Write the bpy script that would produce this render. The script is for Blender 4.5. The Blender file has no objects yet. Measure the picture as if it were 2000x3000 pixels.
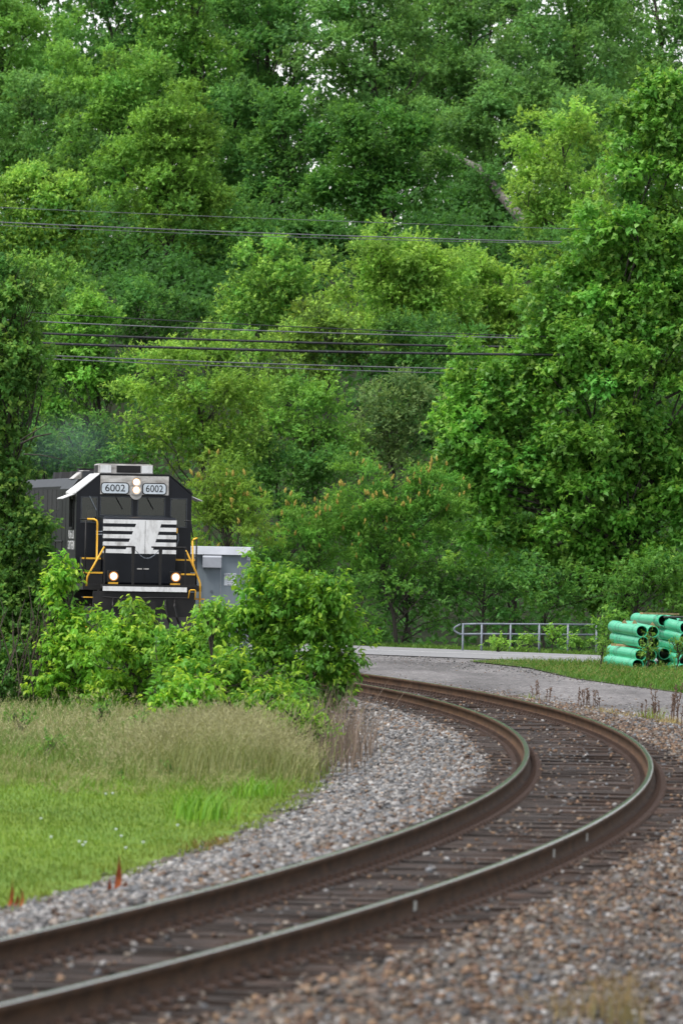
import bpy, bmesh, math, random
import numpy as np
from mathutils import Vector, Matrix

rnd = random.Random(11)
rng = np.random.default_rng(11)
SC = bpy.context.scene
COL = SC.collection

# ------------------------------------------------------------------ camera
F = 25000.0            # focal length in pixels of a 2000 x 3000 picture
CH = 2.58              # camera height above the rail heads
ROLL = math.radians(1.05)
PITCH = math.atan((1590.8 - 1500.0) / F)
FW = Vector((0, math.cos(PITCH), math.sin(PITCH)))
UP0 = Vector((0, -math.sin(PITCH), math.cos(PITCH)))
RT = math.cos(ROLL) * Vector((1, 0, 0)) + math.sin(ROLL) * UP0
UP = -math.sin(ROLL) * Vector((1, 0, 0)) + math.cos(ROLL) * UP0
cam_d = bpy.data.cameras.new('camera')
cam = bpy.data.objects.new('camera', cam_d)
COL.objects.link(cam)
cam_d.sensor_fit = 'HORIZONTAL'
cam_d.sensor_width = 24.0
cam_d.lens = 300.0
cam_d.clip_start = 0.5
cam_d.clip_end = 5000.0
cam_d.dof.use_dof = True
cam_d.dof.focus_distance = 190.0
cam_d.dof.aperture_fstop = 6.3
cam.matrix_world = Matrix(((RT.x, UP.x, -FW.x, 0), (RT.y, UP.y, -FW.y, 0), (RT.z, UP.z, -FW.z, CH), (0, 0, 0, 1)))
SC.camera = cam

# ------------------------------------------------------------------ world, sun, exposure
SUN_EL, SUN_AZ = math.radians(62), math.radians(-125)     # azimuth measured from +Y towards +X
world = bpy.data.worlds.new('World')
SC.world = world
world.use_nodes = True
nt = world.node_tree
nt.nodes.clear()
sky = nt.nodes.new('ShaderNodeTexSky')
sky.sky_type = 'NISHITA'
sky.sun_disc = False
sky.sun_elevation = SUN_EL
sky.sun_rotation = SUN_AZ
sky.air_density = 1.0
sky.dust_density = 1.5
sky.ozone_density = 1.0
bw = nt.nodes.new('ShaderNodeRGBToBW')
mx = nt.nodes.new('ShaderNodeMix')
mx.data_type = 'RGBA'
mx.inputs[0].default_value = 0.78
bg = nt.nodes.new('ShaderNodeBackground')
bg.inputs[1].default_value = 0.15
wo = nt.nodes.new('ShaderNodeOutputWorld')
nt.links.new(sky.outputs[0], bw.inputs[0])
nt.links.new(sky.outputs[0], mx.inputs[6])
nt.links.new(bw.outputs[0], mx.inputs[7])
nt.links.new(mx.outputs[2], bg.inputs[0])
nt.links.new(bg.outputs[0], wo.inputs[0])

sun_d = bpy.data.lights.new('sun', 'SUN')
sun_d.energy = 1.5
sun_d.angle = math.radians(30)
sun_d.color = (1.0, 0.96, 0.9)
sun = bpy.data.objects.new('sun', sun_d)
COL.objects.link(sun)
sdir = Vector((math.sin(SUN_AZ) * math.cos(SUN_EL), math.cos(SUN_AZ) * math.cos(SUN_EL), math.sin(SUN_EL)))
sun.rotation_euler = sdir.to_track_quat('Z', 'Y').to_euler()

SC.view_settings.view_transform = 'Standard'
SC.view_settings.look = 'None'
SC.view_settings.exposure = 1.2
SC.view_settings.gamma = 1.0
SC.view_settings.use_curve_mapping = False
try:
    SC.cycles.max_bounces = 8
    SC.cycles.diffuse_bounces = 5
    SC.cycles.glossy_bounces = 3
    SC.cycles.transmission_bounces = 4
    SC.cycles.transparent_max_bounces = 12
    SC.cycles.volume_bounces = 1
    SC.cycles.use_denoising = True
except Exception:
    pass

# ------------------------------------------------------------------ helpers
def ray(px, py):
    return RT * ((px - 1000.0) / F) + UP * ((1500.0 - py) / F) + FW

def at(px, py, Y):
    d = ray(px, py)
    t = Y / d.y
    return Vector((0, 0, CH)) + d * t

def gnd(px, py, z):
    d = ray(px, py)
    t = (z - CH) / d.z
    return Vector((0, 0, CH)) + d * t

def link(o, parent=None):
    COL.objects.link(o)
    if parent is not None:
        o.parent = parent
    return o

def tag(o, label=None, cat=None, group=None, kind=None):
    if label: o['label'] = label
    if cat: o['category'] = cat
    if group: o['group'] = group
    if kind: o['kind'] = kind
    return o

def empty(name, loc=(0, 0, 0), rz=0.0, parent=None):
    o = bpy.data.objects.new(name, None)
    o.location = loc
    o.rotation_euler = (0, 0, rz)
    o.empty_display_size = 0.3
    return link(o, parent)

class MB:
    """collects simple shapes into one mesh"""
    def __init__(s):
        s.v = []; s.f = []; s.m = []
    def add(s, vs, fs, mi=0):
        b = len(s.v)
        s.v += [tuple(p) for p in vs]
        for f in fs:
            s.f.append(tuple(b + i for i in f)); s.m.append(mi)
        return s
    def box(s, x0, x1, y0, y1, z0, z1, mi=0):
        vs = [(x0, y0, z0), (x1, y0, z0), (x1, y1, z0), (x0, y1, z0), (x0, y0, z1), (x1, y0, z1), (x1, y1, z1), (x0, y1, z1)]
        return s.add(vs, [(0, 3, 2, 1), (4, 5, 6, 7), (0, 1, 5, 4), (1, 2, 6, 5), (2, 3, 7, 6), (3, 0, 4, 7)], mi)
    def prism_y(s, poly, y0, y1, mi=0):
        """poly in (x,z), counter-clockwise seen from -Y"""
        n = len(poly)
        vs = [(x, y0, z) for x, z in poly] + [(x, y1, z) for x, z in poly]
        fs = [tuple(range(n)), tuple(range(2 * n - 1, n - 1, -1))]
        for i in range(n):
            j = (i + 1) % n
            fs.append((i, i + n, j + n, j))
        return s.add(vs, fs, mi)
    def prism_x(s, poly, x0, x1, mi=0):
        """poly in (y,z)"""
        n = len(poly)
        vs = [(x0, y, z) for y, z in poly] + [(x1, y, z) for y, z in poly]
        fs = [tuple(range(n - 1, -1, -1)), tuple(range(n, 2 * n))]
        for i in range(n):
            j = (i + 1) % n
            fs.append((i, j, j + n, i + n))
        return s.add(vs, fs, mi)
    def tube(s, pts, rad, n=6, mi=0, cap=True):
        pts = [Vector(p) for p in pts]
        if not hasattr(rad, '__len__'):
            rad = [rad] * len(pts)
        vs = []; fs = []
        ref = Vector((0.13, 0.2, 1)).normalized()
        for i, p in enumerate(pts):
            t = (pts[min(i + 1, len(pts) - 1)] - pts[max(i - 1, 0)])
            t = t.normalized() if t.length > 1e-9 else Vector((0, 0, 1))
            a = t.cross(ref)
            if a.length < 0.05:
                a = t.cross(Vector((1, 0.1, 0)))
            a.normalize(); b = t.cross(a)
            for k in range(n):
                an = 2 * math.pi * k / n
                vs.append(p + (a * math.cos(an) + b * math.sin(an)) * rad[i])
        for i in range(len(pts) - 1):
            for k in range(n):
                k2 = (k + 1) % n
                fs.append((i * n + k, i * n + k2, (i + 1) * n + k2, (i + 1) * n + k))
        if cap:
            fs.append(tuple(range(n - 1, -1, -1)))
            o = (len(pts) - 1) * n
            fs.append(tuple(o + k for k in range(n)))
        return s.add(vs, fs, mi)
    def disc_y(s, cx, cz, r, y, n=20, mi=0, y1=None):
        """disc facing -Y, or short cylinder when y1 is given"""
        poly = [(cx + r * math.cos(2 * math.pi * k / n), cz + r * math.sin(2 * math.pi * k / n)) for k in range(n)]
        if y1 is None:
            return s.add([(x, y, z) for x, z in poly], [tuple(range(n))], mi)
        return s.prism_y(poly, y, y1, mi)
    def mesh(s, name, mats, smooth=False):
        me = bpy.data.meshes.new(name)
        me.from_pydata(s.v, [], s.f)
        if not isinstance(mats, (list, tuple)): mats = [mats]
        for m in mats: me.materials.append(m)
        if len(mats) > 1:
            me.polygons.foreach_set('material_index', s.m)
        if smooth:
            me.polygons.foreach_set('use_smooth', [True] * len(me.polygons))
        me.update()
        return me
    def build(s, name, mats, parent=None, smooth=False, bevel=0.0):
        o = bpy.data.objects.new(name, s.mesh(name, mats, smooth))
        link(o, parent)
        if bevel > 0:
            b = o.modifiers.new('bevel', 'BEVEL'); b.width = bevel; b.segments = 2; b.limit_method = 'ANGLE'
        return o

def np_mesh(name, verts, tris, mat, cols=None, mats=None, midx=None, smooth=False):
    """fast triangle mesh from numpy arrays, optional point colours"""
    me = bpy.data.meshes.new(name)
    nv, nf = len(verts), len(tris)
    k = tris.shape[1]
    me.vertices.add(nv)
    me.vertices.foreach_set('co', np.ascontiguousarray(verts, dtype=np.float32).ravel())
    me.loops.add(nf * k)
    me.loops.foreach_set('vertex_index', np.ascontiguousarray(tris, dtype=np.int32).ravel())
    me.polygons.add(nf)
    me.polygons.foreach_set('loop_start', np.arange(0, nf * k, k, dtype=np.int32))
    if smooth:
        me.polygons.foreach_set('use_smooth', np.ones(nf, dtype=bool))
    me.update(calc_edges=True)
    if cols is not None:
        a = me.color_attributes.new('Col', 'FLOAT_COLOR', 'POINT')
        c4 = np.ones((nv, 4), dtype=np.float32); c4[:, :3] = cols
        a.data.foreach_set('color', c4.ravel())
    for m in ([mat] if mats is None else mats): me.materials.append(m)
    if midx is not None:
        me.polygons.foreach_set('material_index', midx)
    return me

# ------------------------------------------------------------------ materials
def new_mat(name):
    m = bpy.data.materials.new(name); m.use_nodes = True
    n = m.node_tree; n.nodes.clear()
    out = n.nodes.new('ShaderNodeOutputMaterial')
    return m, n, out

def coords(n, scale=(1, 1, 1), kind='Object'):
    tc = n.nodes.new('ShaderNodeTexCoord'); mp = n.nodes.new('ShaderNodeMapping')
    mp.inputs['Scale'].default_value = scale
    n.links.new(tc.outputs[kind], mp.inputs[0])
    return mp.outputs[0]

def noise(n, vec, scale, detail=4, rough=0.55):
    t = n.nodes.new('ShaderNodeTexNoise')
    t.inputs['Scale'].default_value = scale; t.inputs['Detail'].default_value = detail; t.inputs['Roughness'].default_value = rough
    n.links.new(vec, t.inputs['Vector'])
    return t.outputs[0]

def ramp(n, fac, stops):
    r = n.nodes.new('ShaderNodeValToRGB')
    e = r.color_ramp.elements
    while len(e) < len(stops): e.new(0.5)
    for i, (p, c) in enumerate(stops):
        e[i].position = p; e[i].color = (c[0], c[1], c[2], 1)
    n.links.new(fac, r.inputs[0])
    return r.outputs[0]

def mixc(n, fac, a, b, mode='MIX'):
    x = n.nodes.new('ShaderNodeMix'); x.data_type = 'RGBA'; x.blend_type = mode
    if isinstance(fac, (int, float)): x.inputs[0].default_value = fac
    else: n.links.new(fac, x.inputs[0])
    for i, v in ((6, a), (7, b)):
        if isinstance(v, tuple): x.inputs[i].default_value = (v[0], v[1], v[2], 1)
        else: n.links.new(v, x.inputs[i])
    return x.outputs[2]

def bump(n, h, strength, dist=0.02):
    b = n.nodes.new('ShaderNodeBump'); b.inputs['Strength'].default_value = strength; b.inputs['Distance'].default_value = dist
    n.links.new(h, b.inputs['Height'])
    return b.outputs[0]

def principled(n, out, color, rough=0.6, metal=0.0, spec=0.4, normal=None):
    p = n.nodes.new('ShaderNodeBsdfPrincipled')
    if isinstance(color, tuple): p.inputs['Base Color'].default_value = (color[0], color[1], color[2], 1)
    else: n.links.new(color, p.inputs['Base Color'])
    if isinstance(rough, (int, float)): p.inputs['Roughness'].default_value = rough
    else: n.links.new(rough, p.inputs['Roughness'])
    p.inputs['Metallic'].default_value = metal
    p.inputs['Specular IOR Level'].default_value = spec
    if normal is not None: n.links.new(normal, p.inputs['Normal'])
    n.links.new(p.outputs[0], out.inputs[0])
    return p

def mat_mottle(name, c1, c2, scale=3.0, rough=0.6, metal=0.0, spec=0.4, bscale=40, bstr=0.15, stretch=(1, 1, 1), lo=0.35, hi=0.65):
    m, n, out = new_mat(name)
    v = coords(n, stretch)
    f = noise(n, v, scale, 6, 0.65)
    c = ramp(n, f, [(lo, c1), (hi, c2)])
    h = noise(n, v, bscale, 3)
    principled(n, out, c, rough, metal, spec, bump(n, h, bstr) if bstr > 0 else None)
    return m

def mat_leaf(name, trans=0.38, rough=0.42, spec=0.35):
    m, n, out = new_mat(name)
    a = n.nodes.new('ShaderNodeAttribute'); a.attribute_name = 'Col'
    p = n.nodes.new('ShaderNodeBsdfPrincipled')
    p.inputs['Roughness'].default_value = rough
    p.inputs['Specular IOR Level'].default_value = spec
    n.links.new(a.outputs['Color'], p.inputs['Base Color'])
    t = n.nodes.new('ShaderNodeBsdfTranslucent')
    tc = mixc(n, 1.0, a.outputs['Color'], (1.32, 1.22, 0.85), 'MULTIPLY')
    n.links.new(tc, t.inputs[0])
    ms = n.nodes.new('ShaderNodeMixShader'); ms.inputs[0].default_value = trans
    n.links.new(p.outputs[0], ms.inputs[1]); n.links.new(t.outputs[0], ms.inputs[2])
    n.links.new(ms.outputs[0], out.inputs[0])
    return m

def mat_col(name, rough=0.9, spec=0.2, nscale=30.0, var=0.35):
    m, n, out = new_mat(name)
    a = n.nodes.new('ShaderNodeAttribute'); a.attribute_name = 'Col'
    f = noise(n, coords(n), nscale, 3)
    g = ramp(n, f, [(0.3, (1 - var,) * 3), (0.7, (1 + var * 0.4,) * 3)])
    c = mixc(n, 1.0, a.outputs['Color'], g, 'MULTIPLY')
    principled(n, out, c, rough, 0, spec)
    return m

def mat_emit(name, color, strength):
    m, n, out = new_mat(name)
    e = n.nodes.new('ShaderNodeEmission'); e.inputs[0].default_value = (*color, 1); e.inputs[1].default_value = strength
    n.links.new(e.outputs[0], out.inputs[0])
    return m

def mat_glass(name, tint, refl=0.12):
    m, n, out = new_mat(name)
    t = n.nodes.new('ShaderNodeBsdfTransparent'); t.inputs[0].default_value = (*tint, 1)
    g = n.nodes.new('ShaderNodeBsdfGlossy'); g.inputs['Roughness'].default_value = 0.03
    lw = n.nodes.new('ShaderNodeFresnel'); lw.inputs[0].default_value = 1.75
    ms = n.nodes.new('ShaderNodeMixShader')
    n.links.new(lw.outputs[0], ms.inputs[0]); n.links.new(t.outputs[0], ms.inputs[1]); n.links.new(g.outputs[0], ms.inputs[2])
    n.links.new(ms.outputs[0], out.inputs[0])
    return m

M = {}
M['leaf'] = mat_leaf('leaf', 0.5, 0.55, 0.16)
M['leaf_gloss'] = mat_leaf('leaf_glossy', 0.48, 0.42, 0.3)
M['grass'] = mat_leaf('grass_blade', 0.3, 0.55, 0.25)
M['drygrass'] = mat_leaf('dry_grass', 0.25, 0.8, 0.1)
M['bark'] = mat_mottle('bark', (0.022, 0.018, 0.014), (0.075, 0.065, 0.052), 2.5, 0.9, bscale=9, bstr=0.6, stretch=(3, 3, 0.6))
M['bark_pale'] = mat_mottle('bark_pale', (0.04, 0.035, 0.028), (0.2, 0.19, 0.165), 2.2, 0.9, bscale=9, bstr=0.5, stretch=(3, 3, 0.8))
M['vine'] = mat_mottle('vine_bark', (0.03, 0.024, 0.018), (0.085, 0.068, 0.052), 3, 0.9, bscale=20, bstr=0.4)
M['stone'] = mat_col('ballast_stone', 0.9, 0.25, 45.0, 0.3)
M['black'] = mat_mottle('black_paint', (0.004, 0.005, 0.008), (0.008, 0.0095, 0.014), 1.6, 0.3, bscale=60, bstr=0.02, spec=0.28)
M['hood_black'] = mat_mottle('weathered_black_paint', (0.0045, 0.005, 0.0055), (0.011, 0.012, 0.0125), 1.3, 0.45, bscale=60, bstr=0.03, spec=0.25)
M['window_rim'] = mat_mottle('window_rim_paint', (0.018, 0.021, 0.026), (0.035, 0.04, 0.047), 3, 0.4, bstr=0)
M['frame_black'] = mat_mottle('grimy_black', (0.004, 0.004, 0.0045), (0.013, 0.0115, 0.011), 4, 0.6, bscale=60, bstr=0.1)
M['white'] = mat_mottle('dirty_white_paint', (0.42, 0.41, 0.40), (0.74, 0.74, 0.74), 2.6, 0.45, bscale=60, bstr=0.03, stretch=(2.2, 2.2, 0.9), lo=0.28, hi=0.52)
M['white_dirty'] = mat_mottle('sooty_white_paint', (0.22, 0.20, 0.18), (0.55, 0.53, 0.51), 2.2, 0.5, bscale=60, bstr=0.03, stretch=(1.2, 1.2, 2.4), lo=0.32, hi=0.6)
M['yellow'] = mat_mottle('yellow_paint', (0.42, 0.19, 0.015), (0.75, 0.40, 0.03), 6, 0.5, bscale=60, bstr=0.05, lo=0.3, hi=0.5)
M['board'] = mat_mottle('number_board', (0.50, 0.56, 0.62), (0.62, 0.67, 0.72), 5, 0.4, bstr=0)
M['ink'] = mat_mottle('black_ink', (0.006, 0.006, 0.007), (0.01, 0.01, 0.012), 5, 0.6, bstr=0)
M['glass'] = mat_glass('cab_glass', (0.62, 0.70, 0.66))
M['lamp'] = mat_emit('lit_lamp', (1.0, 0.74, 0.50), 1.6)
M['lamp_dim'] = mat_emit('lit_lamp_reflector', (1.0, 0.42, 0.14), 0.30)
M['chrome'] = mat_mottle('galvanised_steel', (0.13, 0.15, 0.18), (0.21, 0.235, 0.27), 5, 0.5, metal=0.2, bscale=50, bstr=0.1)
M['cabinet'] = mat_mottle('grey_cabinet_paint', (0.20, 0.245, 0.28), (0.245, 0.29, 0.325), 1.4, 0.42, bscale=70, bstr=0.02, stretch=(2, 2, 0.6))
M['cabinet_roof'] = mat_mottle('pale_cabinet_roof', (0.34, 0.36, 0.40), (0.45, 0.47, 0.52), 1.6, 0.4, bscale=70, bstr=0.02)
M['paper'] = mat_mottle('white_sign', (0.66, 0.70, 0.76), (0.74, 0.78, 0.82), 3, 0.5, bstr=0)
M['pipe'] = mat_mottle('green_pvc', (0.03, 0.38, 0.20), (0.095, 0.56, 0.32), 1.1, 0.33, bscale=60, bstr=0.02, lo=0.3, hi=0.7, stretch=(1, 0.35, 1))
M['wood'] = mat_mottle('timber', (0.22, 0.13, 0.06), (0.42, 0.29, 0.16), 4, 0.8, bscale=30, bstr=0.2, stretch=(0.4, 4, 4))
M['strap'] = mat_mottle('black_strap', (0.012, 0.012, 0.012), (0.03, 0.03, 0.03), 6, 0.5, bstr=0)
M['rust_rail'] = mat_mottle('rusty_rail_side', (0.046, 0.026, 0.015), (0.10, 0.053, 0.027), 2.2, 0.8, metal=0.0, spec=0.12, bscale=35, bstr=0.15, stretch=(1, 1, 4))
M['steel'] = mat_mottle('worn_rail_head', (0.20, 0.195, 0.18), (0.32, 0.31, 0.29), 2.0, 0.13, metal=0.9, bscale=50, bstr=0.004)
M['rust_plate'] = mat_mottle('rusty_fastening', (0.035, 0.021, 0.016), (0.095, 0.055, 0.038), 6, 0.75, metal=0.1, bscale=40, bstr=0.3)
M['rust_orange'] = mat_mottle('rust_orange_leaf', (0.24, 0.05, 0.012), (0.50, 0.14, 0.04), 9, 0.8, bscale=40, bstr=0.2)
M['wire'] = mat_mottle('wire_sheath', (0.008, 0.009, 0.012), (0.02, 0.021, 0.026), 2, 0.5, bstr=0)
M['wire_pale'] = mat_mottle('aluminium_wire', (0.07, 0.075, 0.085), (0.13, 0.135, 0.15), 2, 0.45, bstr=0)
M['paint_mark'] = mat_mottle('white_paint_mark', (0.45, 0.45, 0.40), (0.65, 0.64, 0.58), 9, 0.7, bstr=0)
M['skin'] = mat_mottle('skin', (0.32, 0.15, 0.10), (0.38, 0.19, 0.13), 9, 0.5, bstr=0)
M['shirt'] = mat_mottle('dark_shirt', (0.02, 0.025, 0.04), (0.03, 0.035, 0.05), 9, 0.8, bstr=0)
M['stalk'] = mat_mottle('green_stalk', (0.08, 0.17, 0.03), (0.11, 0.2, 0.04), 9, 0.7, bstr=0)
M['flower'] = mat_mottle('sumac_flower', (0.26, 0.19, 0.03), (0.36, 0.31, 0.06), 14, 0.8, bscale=60, bstr=0.4)

def mat_tie():
    m, n, out = new_mat('creosoted_tie')
    v = coords(n, (0.8, 22, 22))
    oi = n.nodes.new('ShaderNodeObjectInfo')
    g = noise(n, v, 2.2, 6, 0.7)
    c = ramp(n, g, [(0.30, (0.012, 0.010, 0.009)), (0.52, (0.048, 0.040, 0.036)), (0.72, (0.15, 0.135, 0.125))])
    f2 = noise(n, coords(n, (1, 1, 1)), 1.7, 4)
    c2 = mixc(n, ramp(n, f2, [(0.45, (0, 0, 0)), (0.7, (0.55,) * 3)]), c, (0.10, 0.055, 0.035))
    k = ramp(n, oi.outputs['Random'], [(0, (0.6, 0.58, 0.56)), (1, (1.25, 1.15, 1.1))])
    principled(n, out, mixc(n, 1.0, c2, k, 'MULTIPLY'), 0.85, 0, 0.25, bump(n, g, 0.9, 0.02))
    return m
M['tie'] = mat_tie()

def mat_ground(name, stops, scale, rough=0.95, bs=30.0, bstr=0.6, bd=0.03, scale2=0.5, tint=None):
    m, n, out = new_mat(name)
    v = coords(n)
    f = noise(n, v, scale, 8, 0.7)
    c = ramp(n, f, stops)
    if tint:
        f2 = noise(n, v, scale2, 3)
        c = mixc(n, ramp(n, f2, [(0.4, (0, 0, 0)), (0.65, (1, 1, 1))]), c, mixc(n, 1.0, c, tint, 'MULTIPLY'))
    h = noise(n, v, bs, 4)
    principled(n, out, c, rough, 0, 0.2, bump(n, h, bstr, bd))
    return m
M['soil'] = mat_ground('forest_floor', [(0.3, (0.010, 0.015, 0.006)), (0.7, (0.026, 0.034, 0.012))], 2.0)
M['lawn'] = mat_ground('lawn_turf', [(0.3, (0.085, 0.17, 0.024)), (0.7, (0.15, 0.245, 0.04))], 3.0, tint=(1.25, 1.05, 0.7))
M['meadow'] = mat_ground('meadow_soil', [(0.3, (0.045, 0.07, 0.02)), (0.7, (0.10, 0.12, 0.04))], 3.0)
M['bed'] = mat_ground('ballast_bed', [(0.32, (0.03, 0.026, 0.023)), (0.5, (0.10, 0.085, 0.072)), (0.7, (0.20, 0.18, 0.16))], 16.0, bs=22, bstr=1.0, bd=0.05)
M['asphalt'] = mat_ground('worn_asphalt', [(0.3, (0.20, 0.20, 0.205)), (0.7, (0.26, 0.26, 0.265))], 1.2, bs=80, bstr=0.2, bd=0.01)
M['line'] = mat_mottle('road_paint', (0.5, 0.5, 0.5), (0.72, 0.72, 0.72), 3, 0.7, bstr=0)
def mat_gravel():
    m, n, out = new_mat('grey_gravel')
    v = coords(n)
    vo = n.nodes.new('ShaderNodeTexVoronoi'); vo.inputs['Scale'].default_value = 14.0
    n.links.new(v, vo.inputs['Vector'])
    sep = n.nodes.new('ShaderNodeSeparateColor'); n.links.new(vo.outputs['Color'], sep.inputs[0])
    c = ramp(n, sep.outputs[0], [(0.0, (0.09, 0.087, 0.087)), (0.5, (0.155, 0.15, 0.15)), (1.0, (0.28, 0.27, 0.265))])
    f2 = noise(n, coords(n, (0.35, 0.06, 1)), 1.4, 5, 0.6)
    c = mixc(n, 1.0, c, ramp(n, f2, [(0.35, (0.66, 0.65, 0.65)), (0.62, (1.15, 1.13, 1.13))]), 'MULTIPLY')
    b = bump(n, vo.outputs['Distance'], 0.8, 0.04)
    principled(n, out, c, 0.95, 0, 0.15, b)
    return m
M['gravel'] = mat_gravel()

# ------------------------------------------------------------------ the line of the track
XC, YC, R0 = -406.01, 115.93, 409.24
PH1 = 0.1300
S1 = R0 * PH1
def track(s, d=0.0):
    """point at arc length s, d metres to the right; heading angle"""
    if s <= S1:
        ph = s / R0; x = XC + R0 * math.cos(ph); y = YC + R0 * math.sin(ph)
    else:
        ph = PH1; k = s - S1
        x = XC + R0 * math.cos(ph) - k * math.sin(ph); y = YC + R0 * math.sin(ph) + k * math.cos(ph)
    return x + d * math.cos(ph), y + d * math.sin(ph), ph
def track_np(s, d):
    ph = np.minimum(s, S1) / R0; k = np.maximum(s - S1, 0)
    x = XC + R0 * np.cos(ph) - k * np.sin(ph) + d * np.cos(ph)
    y = YC + R0 * np.sin(ph) + k * np.cos(ph) + d * np.sin(ph)
    return x, y
def s_at_Y(Y):
    lo, hi = -120.0, 260.0
    for _ in range(50):
        m = (lo + hi) / 2
        if track(m)[1] < Y: lo = m
        else: hi = m
    return lo
def lateral(x, y):
    """signed distance to the right of the track centre"""
    ph = math.atan2(y - YC, x - XC)
    if ph <= PH1: return math.hypot(x - XC, y - YC) - R0
    bx, by, _ = track(S1)
    return (x - bx) * math.cos(PH1) + (y - by) * math.sin(PH1)

PROF = [(-5.2, -0.78), (-3.9, -0.60), (-3.3, -0.50), (-2.1, -0.27), (-1.45, -0.225), (-1.2, -0.245), (1.2, -0.245), (1.45, -0.225), (2.1, -0.25), (3.3, -0.36), (4.4, -0.42), (6.0, -0.47)]
def prof(d):
    return np.interp(d, [p[0] for p in PROF], [p[1] for p in PROF])

def hill(x, y):
    """height of the land"""
    t = np.clip((y - 262.0) / 105.0, 0, 1)
    z = -0.62 + 15.0 * (t * t * (3 - 2 * t)) + np.clip((y - 367) / 80.0, 0, 1) * 2.5
    z = z + np.where(y > 265, 0.5 * np.sin(x * 0.21 + y * 0.07) * np.clip((y - 265) / 40, 0, 1), 0)
    z = z - np.clip((y - 470) / 200.0, 0, 1) * 14.0
    return z

# ------------------------------------------------------------------ ground sheets
def sheet(name, xs, ys, hf, mat, kind='structure', keep=None):
    xs = np.asarray(xs, float); ys = np.asarray(ys, float)
    X, Yg = np.meshgrid(xs, ys)
    Z = hf(X, Yg)
    v = np.stack([X, Yg, Z], -1).reshape(-1, 3)
    nx = len(xs); q = []
    for j in range(len(ys) - 1):
        for i in range(nx - 1):
            q.append((j * nx + i, j * nx + i + 1, (j + 1) * nx + i + 1, (j + 1) * nx + i))
    o = bpy.data.objects.new(name, np_mesh(name, v, np.array(q), mat, smooth=True))
    link(o); tag(o, kind=kind)
    return o

ysg = np.concatenate([[-300, -60], np.arange(0, 480, 8.0), [500, 560, 640, 760, 1000, 1600, 3000]])
xsg = np.concatenate([[-2500, -900, -300, -120], np.arange(-60, 61, 6.0), [120, 300, 900, 2500]])
g_ground = sheet('ground', xsg, ysg, lambda x, y: hill(x, y) - 0.12, M['soil'])

def strip(name, pts_l, pts_r, mat, kind='structure', parent=None, thick=0.0):
    mb = MB(); n = len(pts_l)
    for i in range(n - 1):
        mb.add([pts_l[i], pts_r[i], pts_r[i + 1], pts_l[i + 1]], [(0, 1, 2, 3)])
    o = mb.build(name, mat, parent)
    if kind: tag(o, kind=kind)
    return o

# ballast bed swept along the track
ss = np.arange(-100, 175, 1.0)
mbv = []; 
for s in ss:
    for d, z in PROF:
        x, y, _ = track(s, d); mbv.append((x, y, z + 0.012 * math.sin(s * 1.7 + d * 3)))
npf = len(PROF); q = []
for j in range(len(ss) - 1):
    for i in range(npf - 1):
        q.append((j * npf + i, j * npf + i + 1, (j + 1) * npf + i + 1, (j + 1) * npf + i))
o = bpy.data.objects.new('ballast_bed', np_mesh('ballast_bed', np.array(mbv), np.array(q), M['bed'], smooth=True))
link(o); tag(o, kind='structure')

# lawn and meadow left of the ballast
def left_sheet(name, y0, y1, dl, dr, z, mat, step=1.0):
    L = []; Rr = []
    s = s_at_Y(y0); s_end = s_at_Y(y1); rows = []
    nl = 12
    v = []; 
    ssx = np.arange(s, s_end, step)
    for a in ssx:
        for k in range(nl + 1):
            u = k / nl
            d = dl + (dr - dl) * u
            x, y, _ = track(a, d + (0.25 * math.sin(a * 0.9) + 0.2 * math.sin(a * 2.3 + 1)) * (u == 1))
            v.append((x, y, z - 0.10 * (u ** 8) + 0.03 * math.sin(x * 1.3) * math.sin(y * 0.4)))
    q = []
    for j in range(len(ssx) - 1):
        for k in range(nl):
            i = j * (nl + 1) + k
            q.append((i, i + 1, i + nl + 2, i + nl + 1))
    o = bpy.data.objects.new(name, np_mesh(name, np.array(v), np.array(q), mat, smooth=True))
    link(o); tag(o, kind='structure')
    return o
LAWN_Z = -0.47
left_sheet('lawn', 40, 112, -30.0, -3.25, LAWN_Z, M['lawn'])
left_sheet('meadow_ground', 112.6, 230, -40.0, -3.3, LAWN_Z - 0.006, M['meadow'])

# gravel lot to the right of the track, reaching the road
v = []; q = []
ssx = np.arange(-40, 112, 2.0); dd = np.array([3.2, 4.5, 6, 9, 14, 22, 40])
for a in ssx:
    for d in dd:
        x, y, _ = track(a, d)
        v.append((x, y, -0.345 - 0.0 * d + 0.015 * math.sin(x * 0.8 + y * 0.13)))
for j in range(len(ssx) - 1):
    for k in range(len(dd) - 1):
        i = j * len(dd) + k
        q.append((i, i + 1, i + len(dd) + 1, i + len(dd)))
o = bpy.data.objects.new('gravel_lot', np_mesh('gravel_lot', np.array(v), np.array(q), M['gravel'], smooth=True))
link(o); tag(o, kind='structure')

# road crossing behind: near edge and far edge given at two stations
RZ = -0.333
n0, n1 = gnd(1080, 1917, RZ), gnd(1780, 1944, RZ)
f0, f1 = gnd(1080, 1893, RZ), gnd(1780, 1921, RZ)
l0, l1 = gnd(1080, 1904, RZ), gnd(1780, 1929, RZ)
def ext(a, b, t): return a + (b - a) * t
ts = np.linspace(-2.2, 3.2, 28)
strip('road', [ext(n0, n1, t) for t in ts], [ext(f0, f1, t) for t in ts], M['asphalt'])
dl = (f0 - n0).normalized() * 0.11
road = bpy.data.objects['road']
mb = MB()
for i in range(len(ts) - 1):
    a, b = ext(l0, l1, ts[i]), ext(l0, l1, ts[i + 1])
    up = Vector((0, 0, 0.005))
    mb.add([a - dl + up, a + dl * 1.6 + up, b + dl * 1.6 + up, b - dl + up], [(0, 1, 2, 3)])
mb.build('edge_line', M['line'], road)
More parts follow.
